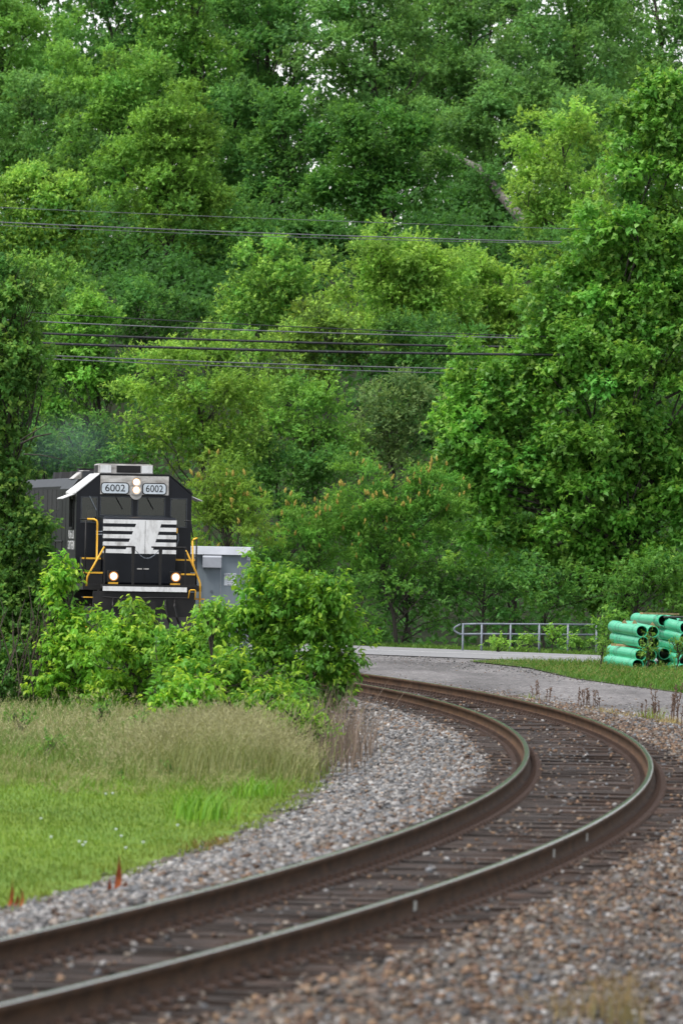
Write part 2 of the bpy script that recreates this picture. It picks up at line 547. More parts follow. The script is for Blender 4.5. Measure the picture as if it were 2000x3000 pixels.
# road verge behind
vg = [ext(f0, f1, t) + Vector((0, 0.0, -0.03)) for t in ts]
vg2 = [p + Vector((6, 22, -0.25)) for p in vg]
strip('road_verge', vg, vg2, M['soil'])

# ------------------------------------------------------------------ ballast stones
def stones(name, s, d, size, cols, zoff=0.0, parent=None, label=None, zfun=prof, squash=0.75):
    n = len(s)
    x, y = track_np(s, d)
    z = zfun(d) + zoff
    base = np.array([(-1, -1, -1), (1, -1, -1), (1, 1, -1), (-1, 1, -1), (-1, -1, 1), (1, -1, 1), (1, 1, 1), (-1, 1, 1)], float)
    V = np.repeat(base[None], n, 0) * (0.42 + 0.30 * rng.random((n, 8, 1)))
    V = V + rng.normal(0, 0.16, (n, 8, 3))
    V = V * (0.7 + 0.6 * rng.random((n, 1, 3)))
    ax = rng.normal(size=(n, 3)); ax /= np.linalg.norm(ax, axis=1, keepdims=True)
    an = rng.random(n) * 6.28
    c, sn = np.cos(an)[:, None, None], np.sin(an)[:, None, None]
    axr = ax[:, None, :]
    V = V * c + np.cross(np.broadcast_to(axr, V.shape), V) * sn + axr * (V * axr).sum(-1, keepdims=True) * (1 - c)
    V[..., 2] *= squash
    V = V * size[:, None, None]
    V = V + np.stack([x, y, z], -1)[:, None, :]
    T = np.array([(0, 3, 2, 1), (4, 5, 6, 7), (0, 1, 5, 4), (1, 2, 6, 5), (2, 3, 7, 6), (3, 0, 4, 7)])
    TT = (T[None] + (np.arange(n) * 8)[:, None, None]).reshape(-1, 4)
    me = np_mesh(name, V.reshape(-1, 3), TT, M['stone'], np.repeat(cols, 8, 0))
    o = bpy.data.objects.new(name, me)
    link(o, parent); tag(o, kind='stuff')
    if label and parent is None: tag(o, label, 'gravel')
    return o
def stone_cols(n, brown):
    """brown: per stone share of rusty colouring"""
    pal_g = np.array([(0.30, 0.29, 0.285), (0.20, 0.198, 0.20), (0.40, 0.39, 0.385), (0.13, 0.128, 0.13), (0.34, 0.29, 0.25), (0.52, 0.50, 0.48), (0.25, 0.26, 0.275)])
    pal_b = np.array([(0.20, 0.13, 0.095), (0.26, 0.165, 0.11), (0.13, 0.085, 0.062), (0.33, 0.22, 0.14), (0.22, 0.17, 0.14), (0.28, 0.24, 0.20), (0.16, 0.135, 0.12)])
    a = pal_g[rng.integers(0, 7, n)]; b = pal_b[rng.integers(0, 7, n)]
    pick = (rng.random(n) < brown)[:, None]
    c = np.where(pick, b * 0.72, a * 0.64) * (0.65 + 0.6 * rng.random((n, 1)))
    return c
def scatter(n, d0, d1, s0=-78.0, s1=62.0, near=0.75):
    """more stones where they are near"""
    u = rng.random(n * 2)
    s = s0 + (s1 - s0) * (u ** (1.0 / near if near < 1 else near))
    s = s0 + (s1 - s0) * (1 - (1 - u) ** near) if near < 1 else s
    d = d0 + (d1 - d0) * rng.random(n * 2)
    x, y = track_np(s, d)
    k = (np.abs(x) < y * 0.0445 + 0.3)
    return s[k], d[k]
# left shoulder
s, d = scatter(13000, -3.75, -1.22)
edge = -3.35 + 0.2 * np.sin(s * 0.9) + 0.15 * np.sin(s * 2.3 + 1)
k = d > edge + rng.normal(0, 0.10, len(d)); s, d = s[k], d[k]
n = len(s)
stones('ballast_stones', s, d, 0.022 + 0.026 * rng.random(n), stone_cols(n, np.clip(0.10 + (d + 2.1) * 0.35, 0.08, 0.6)), 0.012,
       label='grey crushed stone ballast on the inside of the curve')
# right shoulder and foreground
s, d = scatter(17000, 1.22, 5.2)
n = len(s)
stones('ballast_stones', s, d, 0.016 + 0.026 * rng.random(n), stone_cols(n, np.clip(0.85 - (d - 1.6) * 0.20, 0.30, 0.9)), 0.012,
       label='rust stained brown ballast on the outside of the curve')
# crib stones between the ties and a few lying on them
s, d = scatter(6000, -1.3, 1.3)
n = len(s)
stones('ballast_stones', s, d, 0.018 + 0.018 * rng.random(n), stone_cols(n, np.full(n, 0.85)) * 0.8, -0.014,
       label='small brown stones lying between the ties and rails')
s, d = scatter(1500, -1.25, 1.25)
n = len(s)
k = (np.abs(np.abs(d) - 0.755) > 0.12); s, d = s[k], d[k]; n = len(s)
stones('ballast_stones', s, d, 0.012 + 0.024 * rng.random(n) ** 1.5, stone_cols(n, np.full(n, 0.7)), 0.046,
       label='scattered loose stones lying on top of the ties')
# coarse pieces at the edge of the gravel lot
s, d = scatter(3500, 3.6, 9.5, -30, 120, 0.9)
n = len(s)
stones('gravel_stones', s, d, 0.012 + 0.020 * rng.random(n) ** 2, stone_cols(n, np.clip(0.6 - (d - 3.6) * 0.3, 0.05, 0.6)) * 0.95, 0.0, zfun=lambda d: np.full(len(d), -0.345),
       label='fine grey gravel of the lot beside the track')

# ------------------------------------------------------------------ railway track
trk = empty('railway_track', (track(-75)[0], track(-75)[1], 0))
tag(trk, 'curved single railway track with rusty rails on dark wooden ties', 'railway track')
TO = Vector(trk.location)
half = [(0.012, 0.0), (0.029, -0.003), (0.0365, -0.012), (0.0345, -0.044), (0.010, -0.060), (0.009, -0.135), (0.020, -0.158), (0.076, -0.174), (0.076, -0.186)]
PR = half + [(-a, b) for a, b in reversed(half)]
rail_s = np.arange(-92, 172, 0.8)
rails = []
for side in (-0.755, 0.755):
    vs = []; qs = []; mi = []
    npn = len(PR)
    for s in rail_s:
        for a, b in PR:
            x, y, _ = track(s, side + a)
            vs.append((x - TO.x, y - TO.y, b))
    for j in range(len(rail_s) - 1):
        for i in range(npn):
            i2 = (i + 1) % npn
            qs.append((j * npn + i, j * npn + i2, (j + 1) * npn + i2, (j + 1) * npn + i))
            mi.append(1 if i in (0, npn - 1, npn - 2) or i in (npn - 1,) else 0)
    me = np_mesh('rail', np.array(vs), np.array(qs), None, mats=[M['rust_rail'], M['steel']], midx=mi)
    o = bpy.data.objects.new('rail', me); link(o, trk); rails.append(o)
rails[0]['label'] = 'inner rail of the curve'; rails[1]['label'] = 'outer rail of the curve'

# white paint marks and weld collars on the outer rail web
def rail_mark(s, side, face, w, z0, z1, mat, name, parent, t=0.004):
    mb = MB()
    x0, y0, ph = track(s, side)
    for k in range(4):
        za, zb = z0 + (z1 - z0) * k / 4, z0 + (z1 - z0) * (k + 1) / 4
        sh0, sh1 = 0.02 * math.sin(k / 4 * 3.0), 0.02 * math.sin((k + 1) / 4 * 3.0)
        d = side + face * 0.0135
        pts = []
        for (zz, sh) in ((za, sh0), (zb, sh1)):
            for ds in (-w / 2, w / 2):
                for dd_ in (0, face * t):
                    xx, yy, _ = track(s + ds + sh, d + dd_)
                    pts.append((xx - TO.x, yy - TO.y, zz))
        mb.add(pts, [(0, 1, 3, 2), (4, 6, 7, 5), (0, 4, 5, 1), (2, 3, 7, 6), (1, 5, 7, 3), (0, 2, 6, 4)])
    return mb.build(name, mat, parent)
for (px, py) in ((1240, 2650), (1631, 2497), (1719, 2450)):
    g = gnd(px, py, -0.09)
    rail_mark(s_at_Y(g.y) , 0.755, 1, 0.16, -0.135, -0.062, M['paint_mark'], 'paint_mark', rails[1])

# wooden ties
tie_meshes = []
for vnt in range(6):
    bm = MB(); nx = 7
    L, W, H = 2.59, 0.225 + 0.02 * rnd.random(), 0.18
    top = []; bot = []
    for i in range(nx + 1):
        u = -L / 2 + L * i / nx
        j = lambda a: rnd.uniform(-a, a)
        e = 0.03 if i in (0, nx) else 0.0
        top.append([(u + j(e), -W / 2 + j(0.012), j(0.008)), (u + j(e), j(0.02), 0.004 + j(0.008)), (u + j(e), W / 2 + j(0.012), j(0.008))])
        bot.append([(u, -W / 2, -H), (u, W / 2, -H)])
    vs = []; fs = []
    for i in range(nx + 1):
        vs += top[i] + bot[i]
    for i in range(nx):
        a, b = i * 5, i * 5 + 5
        fs += [(a, b, b + 1, a + 1), (a + 1, b + 1, b + 2, a + 2), (a + 3, b + 3, b, a), (a + 2, b + 2, b + 4, a + 4)]
    fs += [(0, 1, 2, 4, 3), (nx * 5 + 3, nx * 5 + 4, nx * 5 + 2, nx * 5 + 1, nx * 5)]
    tie_meshes.append(bm.add(vs, fs).mesh('tie', M['tie']))
TIE_TOP = -0.206
tie_s = []
s = -80.0
while s < 68 and len(tie_s) < 290:
    tie_s.append(s); s += 0.51 + rnd.uniform(-0.03, 0.03)
for s in tie_s:
    x, y, ph = track(s, rnd.uniform(-0.04, 0.04))
    o = bpy.data.objects.new('tie', rnd.choice(tie_meshes)); link(o, trk)
    o.location = (x - TO.x, y - TO.y, TIE_TOP + rnd.uniform(-0.012, 0.006))
    o.rotation_euler = (rnd.uniform(-0.03, 0.03), rnd.uniform(-0.004, 0.004), ph + rnd.uniform(-0.018, 0.018) + (math.pi if rnd.random() < 0.5 else 0))
# tie plates with their spikes
def plate_mb():
    mb = MB()
    mb.box(-0.19, 0.19, -0.095, 0.095, -0.018, 0.004)
    for sx in (-1, 1):
        mb.box(sx * 0.135 - 0.045, sx * 0.135 + 0.045, -0.095, 0.095, 0.004, 0.014)
        for dy in (-0.055, 0.06):
            cx = sx * 0.098
            mb.box(cx - 0.022, cx + 0.022, dy - 0.016, dy + 0.016, 0.014, 0.052)
    return mb
pm = plate_mb().mesh('tie_plate', M['rust_plate'])
far_pl = MB()
cnt = 0
tmpl = plate_mb()
for s in tie_s:
    for side in (-0.755, 0.755):
        x, y, ph = track(s, side)
        if cnt < 300:
            o = bpy.data.objects.new('tie_plate', pm); link(o, trk)
            o.location = (x - TO.x, y - TO.y, -0.190); o.rotation_euler = (0, 0, ph)
        else:
            c, sn = math.cos(ph), math.sin(ph)
            far_pl.add([(x - TO.x + a * c - b * sn, y - TO.y + a * sn + b * c, z - 0.190) for a, b, z in tmpl.v], tmpl.f)
        cnt += 1
tag(far_pl.build('tie_plates', M['rust_plate'], trk), kind='stuff')
anc = MB()
for s in tie_s:
    for side in (-0.755, 0.755):
        for ds in (-0.16, 0.16):
            x, y, ph = track(s + ds + rnd.uniform(-0.02, 0.02), side)
            c, sn = math.cos(ph), math.sin(ph)
            for a0, a1 in ((-0.115, -0.062), (0.062, 0.115)):
                b = MB().box(a0, a1, -0.014, 0.014, -0.205, -0.160 + rnd.uniform(-0.006, 0.008))
                anc.add([(x - TO.x + p * c - r * sn, y - TO.y + p * sn + r * c, z) for p, r, z in b.v], b.f)
tag(anc.build('rail_anchors', M['rust_plate'], trk), kind='stuff')

# ------------------------------------------------------------------ locomotive
LS = s_at_Y(205.0)
lx, ly, lph = track(LS)
loco = empty('locomotive', (lx - 0.05, ly, 0.0), lph)
tag(loco, 'black diesel locomotive with white striped nose and lit headlights, numbered 6002', 'locomotive')
# local axes: x to the right of the picture, +y to the rear, z up; the cab front stands at y = 0
def part(name, mb, mat, parent=loco, smooth=False, bevel=0.0):
    return mb.build(name, mat, parent, smooth, bevel)
CW = 1.39
# cab front wall in pieces round the window openings
mb = MB()
zb, zt = 1.5, 3.66
wins = [(-1.26, -0.90, 2.98, 3.56), (-0.80, -0.06, 3.16, 3.58), (0.10, 0.73, 3.16, 3.58), (0.90, 1.26, 2.90, 3.56)]
xs = [-CW]
for w in wins: xs += [w[0], w[1]]
xs.append(CW)
for i in range(len(xs) - 1):
    a, b = xs[i], xs[i + 1]
    w = next((w for w in wins if abs(w[0] - a) < 1e-6), None)
    if w:
        mb.box(a, b, 0.0, 0.07, zb, w[2]); mb.box(a, b, 0.0, 0.07, w[3], zt)
    else:
        mb.box(a, b, 0.0, 0.07, zb, zt)
mb.prism_y([(-CW, 3.66), (CW, 3.66), (0.84, 4.12), (-0.84, 4.12)], 0.0, 0.07)
cab = part('cab_wall', mb, M['black'])
# window frames and panes
for (a, b, c, d) in wins:
    f = MB()
    t = 0.028
    f.box(a - t, b + t, -0.018, 0.0, d, d + t); f.box(a - t, b + t, -0.018, 0.0, c - t, c)
    f.box(a - t, a, -0.018, 0.0, c, d); f.box(b, b + t, -0.018, 0.0, c, d)
    fr = part('window', f, M['window_rim'])
    p = MB().box(a, b, 0.03, 0.036, c, d)
    part('pane', p, M['glass'], fr)
# wipers
for (p0, p1, r) in (((-1.08, -0.03, 3.60), (-0.91, -0.03, 3.26), 0.012), ((-0.45, -0.03, 3.60), (-0.28, -0.03, 3.30), 0.01), ((0.30, -0.03, 3.60), (0.47, -0.03, 3.30), 0.01)):
    part('wiper', MB().tube([p0, p1], r, 5), M['chrome'] if p0[0] < -1 else M['frame_black'])
# cab side walls, rear, floor, roof
CL = 2.35
for sx in (-1, 1):
    mb = MB()
    x0, x1 = (sx * CW - 0.06, sx * CW) if sx > 0 else (-CW, -CW + 0.06)
    mb.box(x0, x1, 0.07, 0.55, 1.5, 3.66); mb.box(x0, x1, 1.45, CL, 1.5, 3.66)
    mb.box(x0, x1, 0.55, 1.45, 1.5, 2.85); mb.box(x0, x1, 0.55, 1.45, 3.52, 3.66)
    part('cab_side', mb, M['hood_black'])
    xo = sx * CW
    f = MB()
    f.box(min(xo, xo + sx * 0.03), max(xo, xo + sx * 0.03), 0.49, 0.55, 2.79, 3.58)
    f.box(min(xo, xo + sx * 0.03), max(xo, xo + sx * 0.03), 1.45, 1.51, 2.79, 3.58)
    f.box(min(xo, xo + sx * 0.05), max(xo, xo + sx * 0.05), 0.55, 1.45, 2.79, 2.85)
    sw = part('side_window', f, M['hood_black'])
    part('pane', MB().box(xo - sx * 0.035 - 0.003, xo - sx * 0.035 + 0.003, 0.55, 1.45, 2.85, 3.52), M['glass'], sw)
    # sun visor over the side window
    v = MB().prism_y([(xo, 3.66), (xo, 3.64), (xo + sx * 0.30, 3.52), (xo + sx * 0.30, 3.54)] if sx > 0 else [(xo, 3.64), (xo, 3.66), (xo - 0.30, 3.54), (xo - 0.30, 3.52)], 0.35, 1.75)
    part('sun_visor', v, M['white'])
mb = MB().box(-CW + 0.06, CW - 0.06, CL - 0.06, CL, 1.5, 3.66); mb.prism_y([(-CW + 0.06, 3.66), (CW - 0.06, 3.66), (0.84, 4.12), (-0.84, 4.12)], CL - 0.06, CL)
part('cab_rear_wall', mb, M['hood_black'])
part('cab_floor', MB().box(-CW + 0.06, CW - 0.06, 0.07, CL - 0.06, 1.86, 1.92), M['frame_black'])
part('control_stand', MB().box(-0.75, -0.2, 0.6, 1.1, 1.92, 2.95).box(-0.1, 1.1, 0.3, 0.6, 1.92, 2.9), M['frame_black'])
roof = MB()
roof.prism_y([(-0.86, 4.12), (0.86, 4.12), (0.84, 4.15), (-0.84, 4.15)], -0.02, CL)
part('cab_roof', roof, M['hood_black'])
for sx in (-1, 1):
    pl = [(0.86, 4.12), (CW + 0.03, 3.655), (CW + 0.03, 3.70), (0.84, 4.15)]
    if sx < 0: pl = [(-a, b) for a, b in reversed(pl)]
    part('roof_slope', MB().prism_y(pl, -0.02, CL), M['white'] if sx < 0 else M['black'])
# white header with number boards and headlight housing
hd = MB().box(-0.82, 0.82, -0.075, -0.002, 3.65, 4.10)
hd.disc_y(0.035, 3.68, 0.15, -0.07, 20, y1=-0.003)
header = part('header_panel', hd, M['white_dirty'])
def rrect(cx, cz, w, h, r, n=6):
    pts = []
    for (sx, sz, a0) in ((1, -1, -90), (1, 1, 0), (-1, 1, 90), (-1, -1, 180)):
        for k in range(n + 1):
            a = math.radians(a0 + 90 * k / n)
            pts.append((cx + sx * (w / 2 - r) + r * math.cos(a), cz + sz * (h / 2 - r) + r * math.sin(a)))
    return pts
def text_mesh(txt, size, mat, name, parent, loc, rot=(math.pi / 2, 0, 0), sx=1.0, bold=0.0, ext=0.001, align='CENTER'):
    cu = bpy.data.curves.new(name, 'FONT'); cu.body = txt; cu.size = size; cu.align_x = align; cu.align_y = 'CENTER'
    cu.extrude = ext; cu.offset = 0.0
    tmp = bpy.data.objects.new('tmp_text', cu); COL.objects.link(tmp)
    dg = bpy.context.evaluated_depsgraph_get()
    me = bpy.data.meshes.new_from_object(tmp.evaluated_get(dg))
    bpy.data.objects.remove(tmp)
    me.name = name; me.materials.clear(); me.materials.append(mat)
    o = bpy.data.objects.new(name, me); link(o, parent)
    o.location = loc; o.rotation_euler = rot; o.scale = (sx, 1, 1)
    return o
for cx, w in ((-0.475, 0.685), (0.475, 0.59)):
    nb = part('number_board', MB().prism_y(rrect(cx, 3.795, w, 0.285, 0.085), -0.088, -0.075), M['ink'])
    part('board_face', MB().prism_y(rrect(cx, 3.795, w - 0.045, 0.24, 0.066), -0.094, -0.0885), M['board'], nb)
    text_mesh('6002', 0.235, M['ink'], 'numerals', nb, (cx, -0.098, 3.795), sx=1.02 * w / 0.66, bold=0.0055)
hh = part('headlight_housing', MB().prism_y(rrect(0.035, 3.86, 0.27, 0.46, 0.12), -0.10, -0.076), M['white_dirty'])
for z in (3.955, 3.765):
    ring = MB()
    n = 22
    for k in range(n):
        a0, a1 = 2 * math.pi * k / n, 2 * math.pi * (k + 1) / n
        P = lambda r, a, y: (0.035 + r * math.cos(a), y, z + r * math.sin(a))
        ring.add([P(0.118, a0, -0.145), P(0.118, a1, -0.145), P(0.10, a1, -0.145), P(0.10, a0, -0.145), P(0.118, a0, -0.10), P(0.118, a1, -0.10), P(0.09, a1, -0.105), P(0.09, a0, -0.105)],
                 [(0, 3, 2, 1), (0, 1, 5, 4), (3, 7, 6, 2)])
    hl = part('headlight', ring, M['white_dirty'])
    part('reflector', MB().disc_y(0.035, z, 0.10, -0.107, 22), M['lamp_dim'], hl)
    part('lamp', MB().disc_y(0.035, z, 0.078, -0.112, 22), M['lamp'], hl)
# air conditioner on the roof
ac = MB().box(-0.80, 0.52, 0.75, 1.75, 4.155, 4.37)
ac.prism_y([(-0.80, 4.37), (0.52, 4.37), (0.47, 4.39), (-0.75, 4.39)], 0.76, 1.74)
aco = part('roof_air_conditioner', ac, M['white_dirty'])
part('grille', MB().box(-0.36, 0.22, 0.735, 0.75, 4.18, 4.35), M['frame_black'], aco)
part('side_grille', MB().box(-0.812, -0.80, 0.85, 1.6, 4.18, 4.35), M['frame_black'], aco)
for a in (-0.62, 0.38):
    part('vent_panel', MB().box(a - 0.13, a + 0.13, 0.738, 0.75, 4.175, 4.355), M['white'], aco)
part('roof_rail', MB().tube([(-0.7, 0.9, 4.41), (0.45, 0.9, 4.41)], 0.008, 4).tube([(-0.3, 0.9, 4.38), (-0.3, 0.9, 4.46)], 0.006, 4).tube([(0.2, 0.9, 4.38), (0.2, 0.9, 4.46)], 0.006, 4), M['frame_black'], aco)
# nose (short hood)
NY = -1.50
nb = MB()
sec = [(NY, 1.5), (NY, 2.98), (NY + 0.03, 3.05), (NY + 0.10, 3.10), (-0.35, 3.14), (0.0, 3.14), (0.0, 1.5)]
nose = part('nose', MB().prism_x([(y, z) for y, z in sec], -0.87, 0.87), M['black'], bevel=0.05)
z0, zh, gp = 2.24, 0.096, 0.0812
for k in range(5):
    za = z0 + k * (zh + gp)
    st = MB().box(-0.868, 0.868, NY - 0.006, NY - 0.001, za, za + zh)
    st.box(-0.8755, -0.8705, NY - 0.006, NY + 0.14, za, za + zh)
    part('nose_stripe', st, M['white'], nose)
def sk(z): return 0.135 + (z - 2.24) * 0.37
part('nose_emblem', MB().prism_y([(-0.34 - 0.04, 2.235), (0.28, 2.235), (0.53, 3.045), (-0.06, 3.045)], NY - 0.012, NY - 0.0065), M['white'], nose)
part('nose_door_seam', MB().box(0.115, 0.123, NY - 0.014, NY - 0.0122, 1.6, 3.02), M['hood_black'], nose)
part('nose_plate', MB().box(-0.06, 0.06, NY - 0.012, NY - 0.002, 1.86, 1.89).box(0.10, 0.22, NY - 0.012, NY - 0.002, 1.86, 1.89), M['white_dirty'], nose)
part('nose_latch', MB().tube([(-0.90, NY + 0.05, 2.75), (-1.05, NY + 0.1, 2.75), (-1.05, NY + 0.1, 2.68), (-0.90, NY + 0.05, 2.68)], 0.012, 5), M['chrome'], nose)
part('nose_lamp_ring', MB().tube([(0.885, NY + 0.2, 2.78), (0.93, NY + 0.2, 2.72), (0.94, NY + 0.2, 2.58), (0.90, NY + 0.2, 2.45)], 0.014, 5), M['chrome'], nose)
part('marker_light', MB().box(0.872, 0.90, NY + 0.02, NY + 0.10, 2.74, 2.86), M['yellow'], nose)
# front platform, end plate, pilot
FY = -2.75
part('platform', MB().box(-1.42, 1.42, FY + 0.55, 16.5, 1.36, 1.495), M['frame_black'])
part('front_deck', MB().box(-1.0, 1.0, FY, FY + 0.548, 1.40, 1.495), M['frame_black'])
part('end_plate', MB().box(-1.0, 1.22, FY - 0.03, FY - 0.002, 1.46, 1.50), M['frame_black'])
part('end_beam', MB().box(-1.0, 1.0, FY - 0.05, FY - 0.003, 1.345, 1.455), M['white'])
part('pilot', MB().box(-1.22, 1.22, FY + 0.02, FY + 0.10, 0.35, 1.34), M['frame_black'])
part('plow', MB().prism_x([(FY + 0.02, 0.75), (FY - 0.30, 0.12), (FY - 0.24, 0.12), (FY + 0.10, 0.75)], -1.25, 1.25), M['frame_black'])
cp = MB().box(-0.14, 0.14, FY - 0.42, FY + 0.02, 0.80, 1.08).box(-0.20, -0.06, FY - 0.62, FY - 0.40, 0.74, 1.10).box(0.06, 0.20, FY - 0.55, FY - 0.40, 0.74, 1.10)
part('coupler', cp, M['frame_black'])
for x in (-0.75, -0.55, 0.5, 0.72):
    part('brake_hose', MB().tube([(x, FY, 1.15), (x - 0.02, FY - 0.15, 1.0), (x + 0.03, FY - 0.2, 0.75), (x + 0.1, FY - 0.15, 0.6)], 0.028, 6), M['frame_black'])
part('uncoupling_lever', MB().tube([(-1.0, FY - 0.08, 1.2), (-0.3, FY - 0.12, 1.15), (0.1, FY - 0.15, 1.2), (1.0, FY - 0.08, 1.2)], 0.015, 5), M['frame_black'])
# ditch lights
for x in (-0.745, 0.735):
    bx_ = MB().box(x - 0.125, x + 0.125, FY + 0.02, FY + 0.28, 1.56, 1.83)
    dl_ = part('ditch_light', bx_, M['hood_black'], bevel=0.012)
    part('bracket', MB().box(x - 0.11, x + 0.11, FY + 0.03, FY + 0.2, 1.51, 1.555), M['yellow'], dl_)
    part('reflector', MB().disc_y(x, 1.695, 0.112, FY + 0.014, 22), M['lamp_dim'], dl_)
    part('lamp', MB().disc_y(x, 1.695, 0.082, FY + 0.008, 22), M['lamp'], dl_)
# front railing
hz = 2.40
for (a, b) in ((-0.98, -0.27), (0.14, 0.96)):
    part('front_railing', MB().tube([(a, FY, hz), (b, FY, hz)], 0.021, 6), M['frame_black'])
for x in (-0.97, -0.29, 0.36, 0.96):
    w = 0.035 if abs(x) < 0.5 else 0.02
    part('railing_post', MB().prism_y([(x - w * 0.8, 1.5), (x + w * 0.8, 1.5), (x + w, 2.2), (x + w * 1.4, 2.41), (x - w * 1.4, 2.41), (x - w, 2.2)], FY - 0.015, FY + 0.015), M['frame_black'])
ch = []
for k in range(15):
    u = k / 14
    ch.append((-0.25 + 0.58 * u, FY - 0.01, 2.33 - 0.20 * math.sin(math.pi * u)))
cm = MB()
for i in range(14):
    a, b = Vector(ch[i]), Vector(ch[i + 1])
    m_ = (a + b) / 2; dd_ = (b - a).normalized() * 0.028
    o_ = Vector((0, 0, 0.011)) if i % 2 else Vector((0, 0.011, 0))
    cm.tube([m_ - dd_, m_ - dd_ * 0.5 + o_, m_ + dd_ * 0.5 + o_, m_ + dd_, m_ + dd_ * 0.5 - o_, m_ - dd_ * 0.5 - o_, m_ - dd_], 0.006, 4)
part('safety_chain', cm, M['chrome'])
# step wells with yellow edges left and right
for sx in (-1, 1):
    st = MB()
    for k, z in enumerate((2.13, 1.79)):
        st.box(min(sx * 0.9, sx * 1.36), max(sx * 0.9, sx * 1.36), NY + 0.3 - k * 0.5, NY + 0.7 - k * 0.5, z - 0.32, z)
    stp = part('cab_steps', st, M['frame_black'])
    for k, z in enumerate((2.13, 1.79)):
        e = MB().box(min(sx * 0.9, sx * 1.36), max(sx * 0.9, sx * 1.36), NY + 0.29 - k * 0.5, NY + 0.296 - k * 0.5, z - 0.045, z - 0.005)
        part('step_edge', e, M['yellow'], stp)
    lo = MB()
    for k, z in enumerate((1.2, 0.85, 0.5)):
        lo.box(min(sx * 1.05, sx * 1.45), max(sx * 1.05, sx * 1.45), FY + 0.15, FY + 0.5, z - 0.03, z)
    lo.box(min(sx * 1.05, sx * 1.08), max(sx * 1.05, sx * 1.08), FY + 0.15, FY + 0.5, 0.4, 1.36)
    sl = part('ground_steps', lo, M['frame_black'])
    for k, z in enumerate((1.2, 0.85, 0.5)):
        part('step_edge', MB().box(min(sx * 1.05, sx * 1.45), max(sx * 1.05, sx * 1.45), FY + 0.143, FY + 0.149, z - 0.028, z - 0.002), M['yellow'], sl)
# grab rails
def rail_part(pts, mat, r=0.024):
    part('handrail', MB().tube(pts, r, 7), mat, smooth=True)
rail_part([(-1.46, FY + 1.1, 3.04), (-1.30, FY + 0.9, 3.04)], M['frame_black'], 0.018)
rail_part([(-1.30, FY + 0.9, 3.04), (-1.16, FY + 0.8, 3.04), (-1.10, FY + 0.75, 3.01), (-1.08, FY + 0.75, 2.95), (-1.09, FY + 0.7, 2.10), (-1.16, FY + 0.6, 1.9)], M['yellow'])
rail_part([(-1.34, FY + 0.9, 3.02), (-1.34, FY + 0.9, 1.5)], M['frame_black'], 0.018)
rail_part([(-0.98, FY, 2.39), (-1.36, FY + 0.1, 1.68), (-1.38, FY + 0.1, 1.45)], M['yellow'])
rail_part([(1.02, FY + 0.9, 3.04), (1.17, FY + 0.9, 3.04), (1.21, FY + 0.8, 2.65)], M['frame_black'], 0.018)
rail_part([(1.27, FY + 0.3, 2.63), (1.18, FY + 0.3, 2.61), (1.15, FY + 0.3, 2.56), (1.16, FY + 0.2, 2.05), (1.19, FY + 0.15, 1.92)], M['yellow'])
rail_part([(0.96, FY, 2.34), (1.19, FY + 0.1, 1.90), (1.31, FY + 0.1, 1.62), (1.33, FY + 0.1, 1.55), (1.33, FY + 0.1, 0.6)], M['yellow'])
rail_part([(1.25, FY + 0.3, 2.63), (1.25, FY + 0.3, 1.36)], M['frame_black'], 0.02)
rail_part([(1.04, FY - 0.02, 1.20), (1.07, FY - 0.02, 1.38), (1.09, FY - 0.02, 1.40), (1.19, FY - 0.02, 1.40), (1.21, FY - 0.02, 1.38), (1.20, FY - 0.02, 1.17)], M['yellow'], 0.016)
part('corner_post', MB().box(1.02, 1.26, FY + 0.02, FY + 0.12, 1.36, 1.52), M['frame_black'])
# lettering on the cab side
for txt, z in (('NORFOLK', 2.66), ('SOUTHERN', 2.40)):
    text_mesh(txt, 0.30, M['white'], 'cab_lettering', loco, (-CW - 0.004, 1.1, z), rot=(math.pi / 2, 0, -math.pi / 2), sx=1.0, bold=0.006)
# long hood with panels, roof gear, fans
hoodm = MB()
hoodm.prism_y([(-1.30, 1.5), (1.30, 1.5), (1.30, 3.78), (1.12, 4.02), (-1.12, 4.02), (-1.30, 3.78)], CL + 0.003, 5.2)
hood = part('long_hood', hoodm, M['hood_black'])
part('hood_rear', MB().prism_y([(-1.22, 1.5), (1.22, 1.5), (1.22, 3.85), (1.05, 4.06), (-1.05, 4.06), (-1.22, 3.85)], 5.203, 16.2), M['hood_black'])
for k in range(9):
    y0 = 5.4 + k * 1.18
    pn = MB().box(-1.236, -1.2215, y0, y0 + 1.08, 1.62, 3.2)
    part('hood_door', pn, M['hood_black'])
    part('hood_grille', MB().box(-1.236, -1.2215, y0, y0 + 1.08, 3.26, 3.78), M['frame_black'])
for k in range(3):
    part('hood_panel', MB().box(-1.316, -1.3015, CL + 0.1 + k * 0.92, CL + 0.94 + k * 0.92, 1.65, 3.7), M['hood_black'])
part('roof_hatch', MB().prism_x([(2.6, 4.025), (4.9, 4.025), (4.7, 4.22), (3.0, 4.22)], -0.95, 0.75), M['hood_black'])
part('roof_hatch_panel', MB().prism_y([(-1.15, 4.03), (-0.97, 4.03), (-0.75, 4.24), (-0.9, 4.24)], 3.3, 4.4), M['white_dirty'])
for k, y in enumerate((6.2, 8.0, 9.8, 12.5, 14.2)):
    fan = MB()
    pl = [(0.62 * math.cos(2 * math.pi * i / 18), y + 0.62 * math.sin(2 * math.pi * i / 18)) for i in range(18)]
    vs = [(a, b, 4.065) for a, b in pl] + [(a * 0.95, y + (b - y) * 0.95, 4.26) for a, b in pl]
    fan.add(vs, [tuple(range(18, 36))] + [(i, (i + 1) % 18, 18 + (i + 1) % 18, 18 + i) for i in range(18)])
    part('roof_fan', fan, M['frame_black'])
part('exhaust_stack', MB().box(-0.25, 0.25, 10.9, 11.5, 4.06, 4.35), M['frame_black'])
